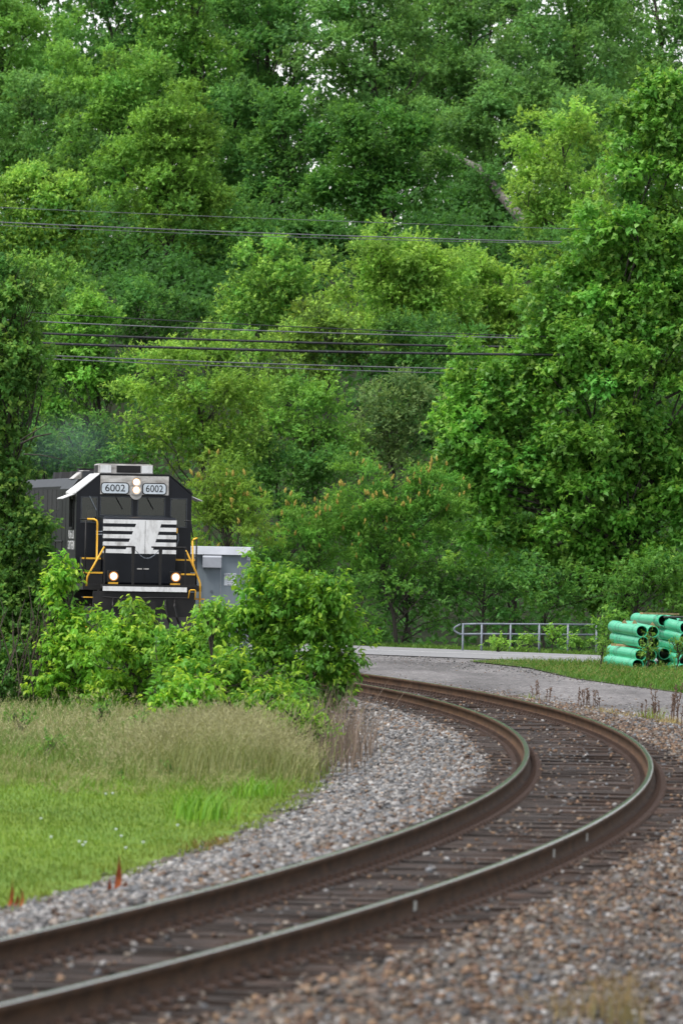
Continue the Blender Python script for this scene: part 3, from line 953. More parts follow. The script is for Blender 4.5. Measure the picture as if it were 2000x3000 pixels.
for sx in (-1, 1):
    part('walkway_railing', MB().tube([(sx * 1.46, CL + 0.2, 2.5), (sx * 1.46, 16, 2.5)], 0.018, 5), M['frame_black'])
    for k in range(9):
        part('railing_post', MB().tube([(sx * 1.46, CL + 0.4 + k * 1.6, 1.40), (sx * 1.46, CL + 0.4 + k * 1.6, 2.5)], 0.018, 5), M['frame_black'])
part('fuel_tank', MB().prism_y([(-1.2, 0.5), (-0.9, 0.25), (0.9, 0.25), (1.2, 0.5), (1.2, 1.3), (-1.2, 1.3)], 4.2, 8.8), M['frame_black'])
for ty in (0.2, 12.2):
    tr = MB()
    for sx in (-1, 1):
        tr.prism_x([(ty - 2.4, 0.55), (ty + 2.4, 0.55), (ty + 2.2, 0.95), (ty - 2.2, 0.95)], sx * 0.98 - 0.07, sx * 0.98 + 0.07)
    tr.box(-0.9, 0.9, ty - 0.4, ty + 0.4, 0.6, 1.3)
    truck = part('truck', tr, M['frame_black'])
    for k in (-1.7, 0.0, 1.7):
        w = MB()
        for sx in (-1, 1):
            pl = [(ty + k + 0.5 * math.cos(2 * math.pi * i / 20), 0.5 + 0.5 * math.sin(2 * math.pi * i / 20)) for i in range(20)]
            w.prism_x(pl, sx * 0.755 - 0.065, sx * 0.755 + 0.065)
        w.tube([(-0.75, ty + k, 0.5), (0.75, ty + k, 0.5)], 0.09, 8)
        part('wheelset', w, M['rust_plate'], truck)

# driver seated at the left cab window
drv = empty('person', loco.matrix_basis @ Vector((-0.98, 0.75, 1.92)), lph)
tag(drv, 'driver with a ruddy face seated behind the left cab window', 'person')
def skin_body(name, pts, edges, mat, parent, root=0):
    me = bpy.data.meshes.new(name); me.from_pydata([p[:3] for p in pts], edges, [])
    o = bpy.data.objects.new(name, me); link(o, parent)
    sm = o.modifiers.new('skin', 'SKIN'); sv = me.skin_vertices[0].data if me.skin_vertices else None
    if sv is None:
        bm = bmesh.new(); bm.from_mesh(me); lay = bm.verts.layers.skin.verify(); bm.to_mesh(me); bm.free(); sv = me.skin_vertices[0].data
    for i, p in enumerate(pts):
        sv[i].radius = (p[3], p[4] if len(p) > 4 else p[3]); sv[i].use_root = (i == root)
    sb = o.modifiers.new('sub', 'SUBSURF'); sb.levels = 2; sb.render_levels = 2
    me.materials.append(mat)
    return o
pts = [(0, 0.05, 0.55, 0.15, 0.12), (0, 0.08, 0.80, 0.15, 0.11), (0, 0.06, 1.02, 0.17, 0.11), (0, 0.03, 1.12, 0.07), (0, -0.01, 1.20, 0.06), (0, -0.03, 1.29, 0.085, 0.10), (0, -0.03, 1.38, 0.075, 0.09),
       (-0.20, 0.06, 1.02, 0.065), (-0.26, -0.05, 0.78, 0.05), (-0.2, -0.28, 0.80, 0.038), (0.20, 0.06, 1.02, 0.065), (0.27, -0.05, 0.78, 0.05), (0.22, -0.28, 0.82, 0.038),
       (-0.1, -0.35, 0.54, 0.075), (-0.1, -0.42, 0.1, 0.055), (0.1, -0.35, 0.54, 0.075), (0.1, -0.42, 0.1, 0.055), (0, -0.135, 1.285, 0.02)]
edges = [(0, 1), (1, 2), (2, 3), (3, 4), (4, 5), (5, 6), (2, 7), (7, 8), (8, 9), (2, 10), (10, 11), (11, 12), (0, 13), (13, 14), (0, 15), (15, 16), (5, 17)]
skin_body('body', pts, edges, M['skin'], drv)
skin_body('shirt', [(a, b, c, r[0] + 0.02, (r[1] if len(r) > 1 else r[0]) + 0.02) for (a, b, c, *r) in (pts[0], pts[1], pts[2], pts[7], pts[8], pts[10], pts[11])], [(0, 1), (1, 2), (2, 3), (3, 4), (2, 5), (5, 6)], M['shirt'], drv)
skin_body('cap', [(0, -0.02, 1.40, 0.095, 0.10), (0, -0.02, 1.45, 0.08, 0.085)], [(0, 1)], M['shirt'], drv)
part('driver_seat', MB().box(-1.18, -0.78, 0.65, 1.05, 2.3, 2.42).box(-1.18, -0.78, 1.0, 1.08, 2.42, 3.0).tube([(-0.98, 0.85, 1.92), (-0.98, 0.85, 2.3)], 0.05, 8), M['frame_black'])

# ------------------------------------------------------------------ signal cabinet
CY = 214.0
c_l = at(545, 1700, CY).x; c_r = at(731, 1700, CY).x
ctop = at(640, 1601, CY).z
cab_root = empty('signal_cabinet', ((c_l + c_r) / 2, CY, -0.4))
tag(cab_root, 'grey metal signal cabinet standing beside the locomotive, small white notice on its side', 'cabinet')
hw = (c_r - c_l) / 2; ht = ctop + 0.4
eh = 1.40
part('body', MB().box(-hw, hw, 0, 1.3, 0, ht - 0.20), M['cabinet'], cab_root, bevel=0.01)
part('roof', MB().prism_x([(-0.12, ht - 0.205), (-0.02, ht - 0.02), (0.2, ht), (1.1, ht), (1.32, ht - 0.02), (1.42, ht - 0.205)], -hw - 0.05, hw + 0.06), M['cabinet_roof'], cab_root)
sx0 = -hw + (662 - 545) / 186 * 2 * hw
xa = lambda px: -hw + (px - 545) / 186.0 * 2 * hw
za = lambda py: at(640, py, CY).z + 0.4
part('seam', MB().box(xa(646) - 0.008, xa(646) + 0.008, -0.012, -0.002, 0.05, ht - 0.21), M['cabinet_roof'], cab_root)
part('seam', MB().box(xa(703) - 0.006, xa(703) + 0.006, -0.012, -0.002, 0.05, ht - 0.21), M['cabinet_roof'], cab_root)
part('door', MB().box(xa(596), xa(644), -0.02, -0.003, 0.15, ht - 0.32), M['cabinet'], cab_root)
hood_b = MB().prism_x([(-0.02, za(1663)), (-0.20, za(1663)), (-0.20, za(1633)), (-0.03, za(1624)), (-0.02, za(1624))][::-1], xa(593), xa(648))
part('vent_hood', hood_b, M['cabinet_roof'], cab_root)
lk = MB().disc_y(xa(621), za(1733), 0.035, -0.035, 14, y1=-0.021)
part('door_lock', lk, M['chrome'], cab_root)
for px in (571, 727):
    part('lifting_lug', MB().box(xa(px) - 0.04, xa(px) + 0.03, -0.03, -0.003, za(1640), za(1625)), M['paper'], cab_root)
    part('lug_hole', MB().disc_y(xa(px) - 0.005, za(1636), 0.018, -0.032, 12), M['ink'], cab_root)
sign = part('notice', MB().box(xa(656.5), xa(692), -0.010, -0.003, za(1715), za(1679)), M['paper'], cab_root)
cxn = (xa(656.5) + xa(692)) / 2
for k, (t, sz) in enumerate((('TO REPORT AN', 0.040), ('EMERGENCY CALL', 0.040), ('1-800-453-2530', 0.036), ('DAMAGE', 0.034), ('MAIN ST', 0.036), ('M.P. 77.42', 0.036), ('724 617 L', 0.036))):
    text_mesh(t, sz, M['ink'], 'notice_text', sign, (cxn, -0.0115, za(1682.5 + (0, 4.3, 8.3, 12.0, 17.5, 24, 30)[k])), bold=0.0)
part('base', MB().box(-hw + 0.05, hw - 0.05, 0.05, 1.25, -0.3, -0.002), M['asphalt'], cab_root)

# ------------------------------------------------------------------ pipe railing by the road
RYD = 236.0
pr = empty('pipe_railing', at(1560, 1890, RYD))
tag(pr, 'low galvanised pipe railing with two rails at the far side of the road', 'railing')
PO = Vector(pr.location)
def rp(px, py, y=RYD): return at(px, py, y) - PO
part('top_rail', MB().tube([rp(1352, 1829), rp(1400, 1828), rp(1560, 1829), rp(1768, 1830.5)], 0.027, 8), M['chrome'], pr, smooth=True)
part('mid_rail', MB().tube([rp(1345, 1858), rp(1400, 1857.5), rp(1560, 1858.5), rp(1750, 1860)], 0.027, 8), M['chrome'], pr, smooth=True)
bend = [rp(1349 - 20 * math.sin(math.pi * k / 10), 1858.5 - 29.5 * k / 10) for k in range(11)]
part('end_bend', MB().tube(bend, 0.026, 8), M['chrome'], pr, smooth=True)
for px in (1356, 1411, 1495.5, 1579.6, 1663.5, 1747):
    t = rp(px, 1829); b = Vector((t.x, t.y, -0.75 - PO.z))
    part('post', MB().tube([b, t], 0.030, 8), M['chrome'], pr, smooth=True)

# ------------------------------------------------------------------ green sewer pipes
def zp(x, y): return 1740 + x / 6.03, 1770 + y / 6.03
PIPES = [
    ((842, 482), (350, 397), 203.0, 'green plastic pipe, upper left corner pipe of the front stack'),
    ((1040, 487), (600, 400), 203.0, 'green plastic pipe, right of the upper left one in the front stack'),
    ((865, 675), (378, 590), 203.0, 'green plastic pipe in second row of front stack, far left'),
    ((1050, 680), (600, 590), 203.4, 'green plastic pipe in second row, deep in shade to the right'),
    ((818, 905), (322, 820), 202.6, 'green plastic pipe in third row of front stack, just below the spacer board'),
    ((1000, 905), (560, 820), 203.2, 'green plastic pipe in third row, half hidden by weeds'),
    ((770, 1075), (272, 990), 202.4, 'green plastic pipe at the bottom left of the front stack'),
    ((1000, 1085), (560, 1000), 203.0, 'green plastic pipe in the bottom row, mostly covered by grass'),
    ((1225, 292), (745, 262), 206.0, 'green plastic pipe lying on top behind, under the timber board'),
    ((1370, 300), (900, 270), 207.0, 'green plastic pipe on top at the back beside the timber board'),
    ((1612, 420), (1230, 340), 202.0, 'green plastic pipe, topmost of the right stack by the picture edge'),
    ((1610, 605), (1200, 515), 202.0, 'green plastic pipe, second from top of the right stack'),
    ((1640, 795), (1220, 705), 202.0, 'green plastic pipe, third from top of the right stack'),
    ((1600, 1000), (1205, 920), 201.6, 'green plastic pipe, fourth from top of the right stack behind weeds'),
    ((1570, 1165), (1190, 1090), 201.2, 'green plastic pipe, lowest of the right stack in the grass'),
    ((1810, 440), (1420, 350), 203.0, 'green plastic pipe cut by the right picture edge, upper row'),
    ((1240, 880), (900, 800), 204.0, 'green plastic pipe showing only its rim between both stacks'),
]
for (nr, fr_, Yn, lab) in PIPES:
    Pn = at(*zp(*nr), Yn); Pf = at(*zp(*fr_), Yn + 5.6)
    ax = (Pf - Pn); Lp = ax.length; t = ax.normalized()
    a = t.cross(Vector((0, 0, 1))).normalized(); b = a.cross(t)
    Ro, Ri = 0.139, 0.124
    n = 28
    stations = [(0.0, Ri), (0.0, Ro), (0.985, Ro), (1.0, Ro + 0.0005), (1.03, Ro + 0.003), (1.05, Ro), (Lp - 0.9, Ro), (Lp - 0.85, Ro + 0.012), (Lp, Ro + 0.012), (Lp, Ri), (0.0, Ri)]
    vs = []; fs = []
    for (u, r) in stations:
        for k in range(n):
            an = 2 * math.pi * k / n
            vs.append(t * u + (a * math.cos(an) + b * math.sin(an)) * r)
    for i in range(len(stations) - 1):
        for k in range(n):
            k2 = (k + 1) % n
            fs.append((i * n + k, (i + 1) * n + k, (i + 1) * n + k2, i * n + k2))
    o = MB().add(vs, fs).build('sewer_pipe', M['pipe'])
    o.location = Pn
    for p in o.data.polygons: p.use_smooth = False
    tag(o, lab, 'pipe', 'green sewer pipes stacked by the road')
    # printed bands round the pipe
    for u in ((0.75, 3.6, 4.2) if nr[0] < 1200 else (0.9, 3.9)):
        bd = MB(); v2 = []
        for w in (0.0, 0.035):
            for k in range(n):
                an = 2 * math.pi * k / n
                v2.append(t * (u + w) + (a * math.cos(an) + b * math.sin(an)) * (Ro + 0.002 if u < Lp - 0.9 else Ro + 0.014))
        bd.add(v2, [(k, n + k, n + (k + 1) % n, (k + 1) % n) for k in range(n)])
        bd.build('insertion_band', M['strap'], o)
def timber(p0, p1, w, h, lab, name='timber_board', cat='board', group=None):
    p0, p1 = Vector(p0), Vector(p1)
    t = (p1 - p0).normalized(); a = t.cross(Vector((0, 0, 1))).normalized() * w / 2; u = Vector((0, 0, h))
    vs = [-a, a, a + u, -a + u]
    vs = [Vector(v) for v in vs] + [v + (p1 - p0) for v in vs]
    o = MB().add(vs, [(3, 2, 1, 0), (4, 5, 6, 7), (0, 1, 5, 4), (1, 2, 6, 5), (2, 3, 7, 6), (3, 0, 4, 7)]).build(name, M['wood'])
    o.location = p0
    tag(o, lab, cat, group)
    return o
timber(at(*zp(830, 180), 206.5), at(*zp(1475, 195), 207.0), 0.14, 0.045, 'pale timber board lying across the top pipes')
timber(at(*zp(330, 735), 206.5), at(*zp(1150, 800), 205.0), 0.12, 0.05, 'dark spacer board between the second and third pipe rows')
for (x, y, lab) in ((535, 318, 'small triangular timber wedge at the far left on the upper left pipe'), (715, 322, 'small triangular timber wedge against the top pipe, in the middle of three'), (1030, 358, 'small triangular timber wedge nearest the pipe mouths')):
    c = at(*zp(x, y + 25), 204.6)
    w = 50 / 6.03 / 123.0; h = 65 / 6.03 / 123.0
    o = MB().prism_y([(-w, 0), (w, 0), (0.1 * w, h), (-0.15 * w, h)], 0, 0.09).build('timber_wedge', M['wood'])
    o.location = c; tag(o, lab, 'wedge', 'timber wedges on the pipes')
for (p0, p1, lab) in (((1225, 232), (1600, 232), 'black strap over the top of the right pipe stack'), ((1490, 290), (1620, 296), 'short black strap end on the topmost right pipe')):
    o = MB().tube([Vector((0, 0, 0)), at(*zp(*p1), 203.5) - at(*zp(*p0), 203.5)], 0.028, 6).build('strap', M['strap'])
    o.location = at(*zp(*p0), 203.5); tag(o, lab, 'strap')

# ------------------------------------------------------------------ overhead wires
WIRES = [
    ((-150, 600), (1750, 672), 0.006, 'wire_pale', 4, 'topmost thin overhead wire crossing the forest'),
    ((-150, 643), (1750, 711), 0.012, 'wire_pale', 6, 'second overhead wire from the top, paler and thicker'),
    ((-150, 652), (1750, 714), 0.006, 'wire_pale', 9, 'thin wire running just below the second overhead wire'),
    ((-100, 903), (1750, 991), 0.010, 'wire', 8, 'uppermost wire of the lower bundle of overhead wires'),
    ((-100, 931), (1750, 994), 0.013, 'wire_pale', 8, 'second wire of the lower bundle of overhead wires'),
    ((-100, 966), (1750, 1019), 0.024, 'wire', 9, 'upper one of the two thick black overhead cables'),
    ((-100, 996), (1750, 1040), 0.028, 'wire', 9, 'lower one of the two thick black overhead cables, with pale clips'),
    ((-100, 1030), (1750, 1087), 0.013, 'wire_pale', 8, 'wire second from the bottom of the overhead bundle'),
    ((-100, 1040), (1750, 1104), 0.010, 'wire_pale', 6, 'lowest wire of the overhead bundle'),
]
for k, (a, b, r, mt, sag, lab) in enumerate(WIRES):
    Yw = 251.0 + (k % 3) * 0.6
    P0 = at(*a, Yw); pts_ = []
    for i in range(25):
        u = i / 24
        px = a[0] + (b[0] - a[0]) * u; py = a[1] + (b[1] - a[1]) * u + sag * 4 * u * (1 - u)
        pts_.append(at(px, py, Yw) - P0)
    o = MB().tube(pts_, r * 1.45, 5).build('overhead_wire', M[mt], smooth=True)
    o.location = P0; tag(o, lab, 'wire', 'overhead wires along the road')
    if k in (5, 6):
        # messenger strand lashed to the cable
        tw = []
        for i in range(240):
            u = i / 239
            px = a[0] + (b[0] - a[0]) * u; py = a[1] + (b[1] - a[1]) * u + sag * 4 * u * (1 - u)
            tw.append(at(px, py, Yw) - P0 + Vector((0, -math.sin(i * 0.9), math.cos(i * 0.9))) * (r + 0.004))
        MB().tube(tw, 0.010, 4).build('lashing', M['wire'], o)
    if k == 6:
        for i in range(26):
            u = 0.14 + 0.72 * i / 25
            px = a[0] + (b[0] - a[0]) * u; py = a[1] + (b[1] - a[1]) * u + sag * 4 * u * (1 - u)
            c = at(px, py, Yw) - P0
            MB().box(c.x - 0.012, c.x + 0.012, c.y - 0.04, c.y - 0.03, c.z + 0.0, c.z + 0.024).build('clip', M['chrome'], o)

# ------------------------------------------------------------------ foliage
def unit(a): return a / (np.linalg.norm(a, axis=-1, keepdims=True) + 1e-9)

def leaf_geo(base, d, nrm, L, W, col, fine=False):
    """diamond leaves folded along the midrib: 2 triangles, or 6 with a rounder outline"""
    n = len(base)
    nrm = unit(nrm - d * (nrm * d).sum(-1, keepdims=True))
    side = np.cross(d, nrm)
    L = L[:, None]; W = W[:, None]
    if fine == 'tri':
        V = np.stack([base + d * L * 0.15 + side * W * 0.5, base + d * L, base - side * W * 0.5 + nrm * W * 0.1], 1)
        T = np.array([(0, 1, 2)]); k = 3
    elif not fine:
        V = np.stack([base, base + d * L * 0.42 + side * W * 0.5 + nrm * W * 0.18, base + d * L - nrm * L * 0.10, base + d * L * 0.42 - side * W * 0.5 + nrm * W * 0.18], 1)
        T = np.array([(0, 1, 2), (0, 2, 3)]); k = 4
    else:
        V = np.stack([base, base + d * L * 0.28 + side * W * 0.42 + nrm * W * 0.14, base + d * L * 0.62 + side * W * 0.40 + nrm * W * 0.06, base + d * L - nrm * L * 0.14,
                      base + d * L * 0.62 - side * W * 0.40 + nrm * W * 0.06, base + d * L * 0.28 - side * W * 0.42 + nrm * W * 0.14], 1)
        T = np.array([(0, 1, 2), (0, 2, 3), (0, 3, 4), (0, 4, 5)]); k = 6
    TT = (T[None] + (np.arange(n) * k)[:, None, None]).reshape(-1, 3)
    return V.reshape(-1, 3), TT, np.repeat(col, k, 0)

def merge(parts):
    V = []; T = []; C = []; o = 0
    for v, t, c in parts:
        V.append(v); T.append(t + o); C.append(c); o += len(v)
    return np.concatenate(V), np.concatenate(T), np.concatenate(C)

TRI_COUNT = [0]
def foliage(clumps, radii, col, leaf, per, tipcol, droop=0.35, fine=False, spread=0.5, up=0.55, flat=0.82, nl=5, seedcol=0.2, inner=0.3, ax_up=0.25):
    """leaf sprigs on the outside and inside of clumps; returns geometry"""
    n = len(clumps)
    cnt = np.maximum(3, (per * radii ** 2).astype(int))
    idx = np.repeat(np.arange(n), cnt); m = len(idx)
    dirs = unit(rng.normal(size=(m, 3)))
    dirs[:, 2] = np.where((dirs[:, 2] < -0.15) & (rng.random(m) < 0.6), -dirs[:, 2], dirs[:, 2])
    rr = 1.0 - (1 - inner) * rng.random(m) ** 1.6
    off = dirs * (rr * radii[idx])[:, None]
    off[:, 2] *= flat
    p = clumps[idx] + off + rng.normal(0, 0.04, (m, 3))
    axis = unit(dirs + np.array([0, 0, ax_up]) + rng.normal(0, 0.35, (m, 3)))
    cv = 1 + rng.normal(0, seedcol, (n, 1))
    hv = rng.normal(0, 0.06, (n, 1))
    # each sprig carries nl leaves fanning from the twig
    P = np.repeat(p, nl, 0); A = np.repeat(axis, nl, 0); D0 = np.repeat(dirs, nl, 0); I = np.repeat(idx, nl)
    q = len(P)
    k = np.tile(np.arange(nl), m)
    L = leaf[0] * (0.6 + 0.6 * rng.random(q)); W = L * leaf[1] * (0.8 + 0.4 * rng.random(q))
    base = P + A * ((k / nl - 0.4) * leaf[0] * 1.6)[:, None]
    dv = unit(A * 0.7 + rng.normal(0, spread, (q, 3)) + np.array([0, 0, -droop]))
    nv = unit(D0 * 0.7 + np.array([0, 0, up]) + rng.normal(0, 0.24, (q, 3)))
    sp = np.repeat(rng.random(m) + 0.5 * (rr - 0.75) + 0.12 * dirs[:, 2], nl)            # young shoot colour, weighted up and outward to paint in sunlit clump tops
    fresh_lit = np.clip((sp - 0.62) / 0.38, 0, 1)[:, None] * (0.3 + 0.7 * (k / max(nl - 1, 1)))[:, None]
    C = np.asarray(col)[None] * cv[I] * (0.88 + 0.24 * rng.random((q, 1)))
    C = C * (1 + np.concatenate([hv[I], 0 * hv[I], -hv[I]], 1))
    C = C * (1 - fresh_lit) + np.asarray(tipcol)[None] * fresh_lit * (0.85 + 0.3 * rng.random((q, 1)))
    return leaf_geo(base, dv, nv, L, W, np.clip(C * np.array((1.76, 1.58, 1.80)), 0.004, 0.7), fine)

def crown_clumps(ells, Y, rc, k=1.0, back=0.45):
    """clump centres through the crown's volume, more of them near its surface"""
    s = F / Y
    cs = []; rs = []
    for e in ells:
        px, py, rx, ry = e[:4]; dy = e[4] if len(e) > 4 else 0.0
        c = np.array(at(px, py, Y + dy)); a = rx / s; cz = ry / s; b = min(a, cz) * 0.85
        n = int(k * 3.4 * (a * cz + a * b + b * cz) / 3 / (rc * rc)) + 4
        d = unit(rng.normal(size=(n, 3)))
        flip = (d[:, 1] > 0.25) & (rng.random(n) > back)
        d[flip, 1] *= -1
        low = (d[:, 2] < -0.55) & (rng.random(n) < 0.5)
        d[low, 2] *= -1
        r = 0.30 + 0.72 * rng.random(n) ** 0.55
        ph = rng.random(3) * 6
        lump = 1 + 0.13 * np.sin(d[:, 0] * 4.5 + ph[0]) + 0.13 * np.sin(d[:, 2] * 5 + ph[1]) + 0.06 * np.sin((d[:, 0] + d[:, 2]) * 9 + ph[2])
        r = r * lump
        p = c + d * r[:, None] * np.array([a, b, cz])
        cs.append(p); rs.append(rc * (0.55 + 0.65 * rng.random(n)))
    P = np.concatenate(cs); Q = np.concatenate(rs)
    u = P[:, 0] / P[:, 1] * F + 1000; w = 1590 - (P[:, 2] - CH) / P[:, 1] * F
    k = (u > -260) & (u < 2260) & (w > -260)             # nothing beyond the strip of land in view
    return P[k], Q[k]

def branches(base, top, clumps, r0, nb, bend=0.12):
    mb = MB()
    base = Vector(base); top = Vector(top)
    n = 7; tr = []
    w = Vector((rnd.uniform(-1, 1), rnd.uniform(-1, 1), 0)) * bend * (top - base).length
    for i in range(n + 1):
        u = i / n
        tr.append(base + (top - base) * u + w * math.sin(math.pi * u) * 0.5 + Vector((rnd.uniform(-1, 1), rnd.uniform(-1, 1), 0)) * 0.02 * (top - base).length * (0 < i < n))
    mb.tube(tr, [r0 * (1.25 if i == 0 else 1) * (1 - 0.80 * i / n) for i in range(n + 1)], 8)
    order = list(range(len(clumps))); rnd.shuffle(order)
    zt = top.z - base.z
    for ci in order[:nb]:
        c = Vector(clumps[ci])
        u = min(0.95, max(0.22, (c.z - base.z) / max(zt, 0.1) - rnd.uniform(0.12, 0.4)))
        i = u * n; i0 = min(int(i), n - 1)
        st = tr[i0].lerp(tr[i0 + 1], i - i0)
        rr = max(0.018, r0 * (1 - 0.8 * u) * rnd.uniform(0.28, 0.5))
        L = (c - st).length
        mid1 = st.lerp(c, 0.35) + Vector((rnd.uniform(-1, 1), rnd.uniform(-1, 1), rnd.uniform(0.0, 1.0))) * 0.10 * L
        mid2 = st.lerp(c, 0.7) + Vector((rnd.uniform(-1, 1), rnd.uniform(-1, 1), rnd.uniform(-0.2, 1.0))) * 0.09 * L
        mb.tube([st, mid1, mid2, c], [rr, rr * 0.75, rr * 0.5, rr * 0.2], 5, cap=False)
        for _ in range(2):
            e = c + Vector((rnd.uniform(-1, 1), rnd.uniform(-1, 1), rnd.uniform(-0.2, 1))) * 0.35 * min(L, 1.6)
            mb.tube([mid2, mid2.lerp(e, 0.5) + Vector((0, 0, 0.05 * L)), e], [rr * 0.42, rr * 0.3, rr * 0.12], 4, cap=False)
    return mb

def tree(name, label, cat, group, Y, base_px, ells, col, tip, leaf=(0.13, 0.6), per=70, rc=0.62, k=1.0, trunk=0.16, nb=26, bark='bark', leafmat='leaf', gz=None, fine=False, top=None, back=0.45, **kw):
    bx_ = at(base_px, 1500, Y).x
    z = float(hill(np.array(bx_), np.array(float(Y)))) - 0.15 if gz is None else gz
    root = empty(name, (bx_, Y, z)); tag(root, label, cat, group)
    B = Vector(root.location)
    cl, rs = crown_clumps(ells, Y, rc, k, back)
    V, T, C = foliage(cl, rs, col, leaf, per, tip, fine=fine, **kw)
    TRI_COUNT[0] += len(T)
    o = bpy.data.objects.new('crown', np_mesh('crown', V - np.array(B), T, M[leafmat], C)); link(o, root)
    e = ells[0]
    tp = at(e[0], e[1] - e[3] * 0.55, Y + (e[4] if len(e) > 4 else 0)) if top is None else at(top[0], top[1], Y)
    mb = branches(Vector((0, 0, -0.2)), tp - B, cl - np.array(B), trunk, nb)
    mb.build('trunk', M[bark], root, smooth=True)
    return root, cl, rs

DEEP, MID, YEL, HAZE_BLUE = (0.050, 0.145, 0.028), (0.092, 0.218, 0.036), (0.140, 0.280, 0.045), (0.082, 0.190, 0.046)  # DEEP puts the hollows' shade into leaf colour; bluish green puts in distance haze
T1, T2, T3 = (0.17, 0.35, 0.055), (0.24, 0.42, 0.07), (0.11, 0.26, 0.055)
FG = 'trees on the wooded hillside'
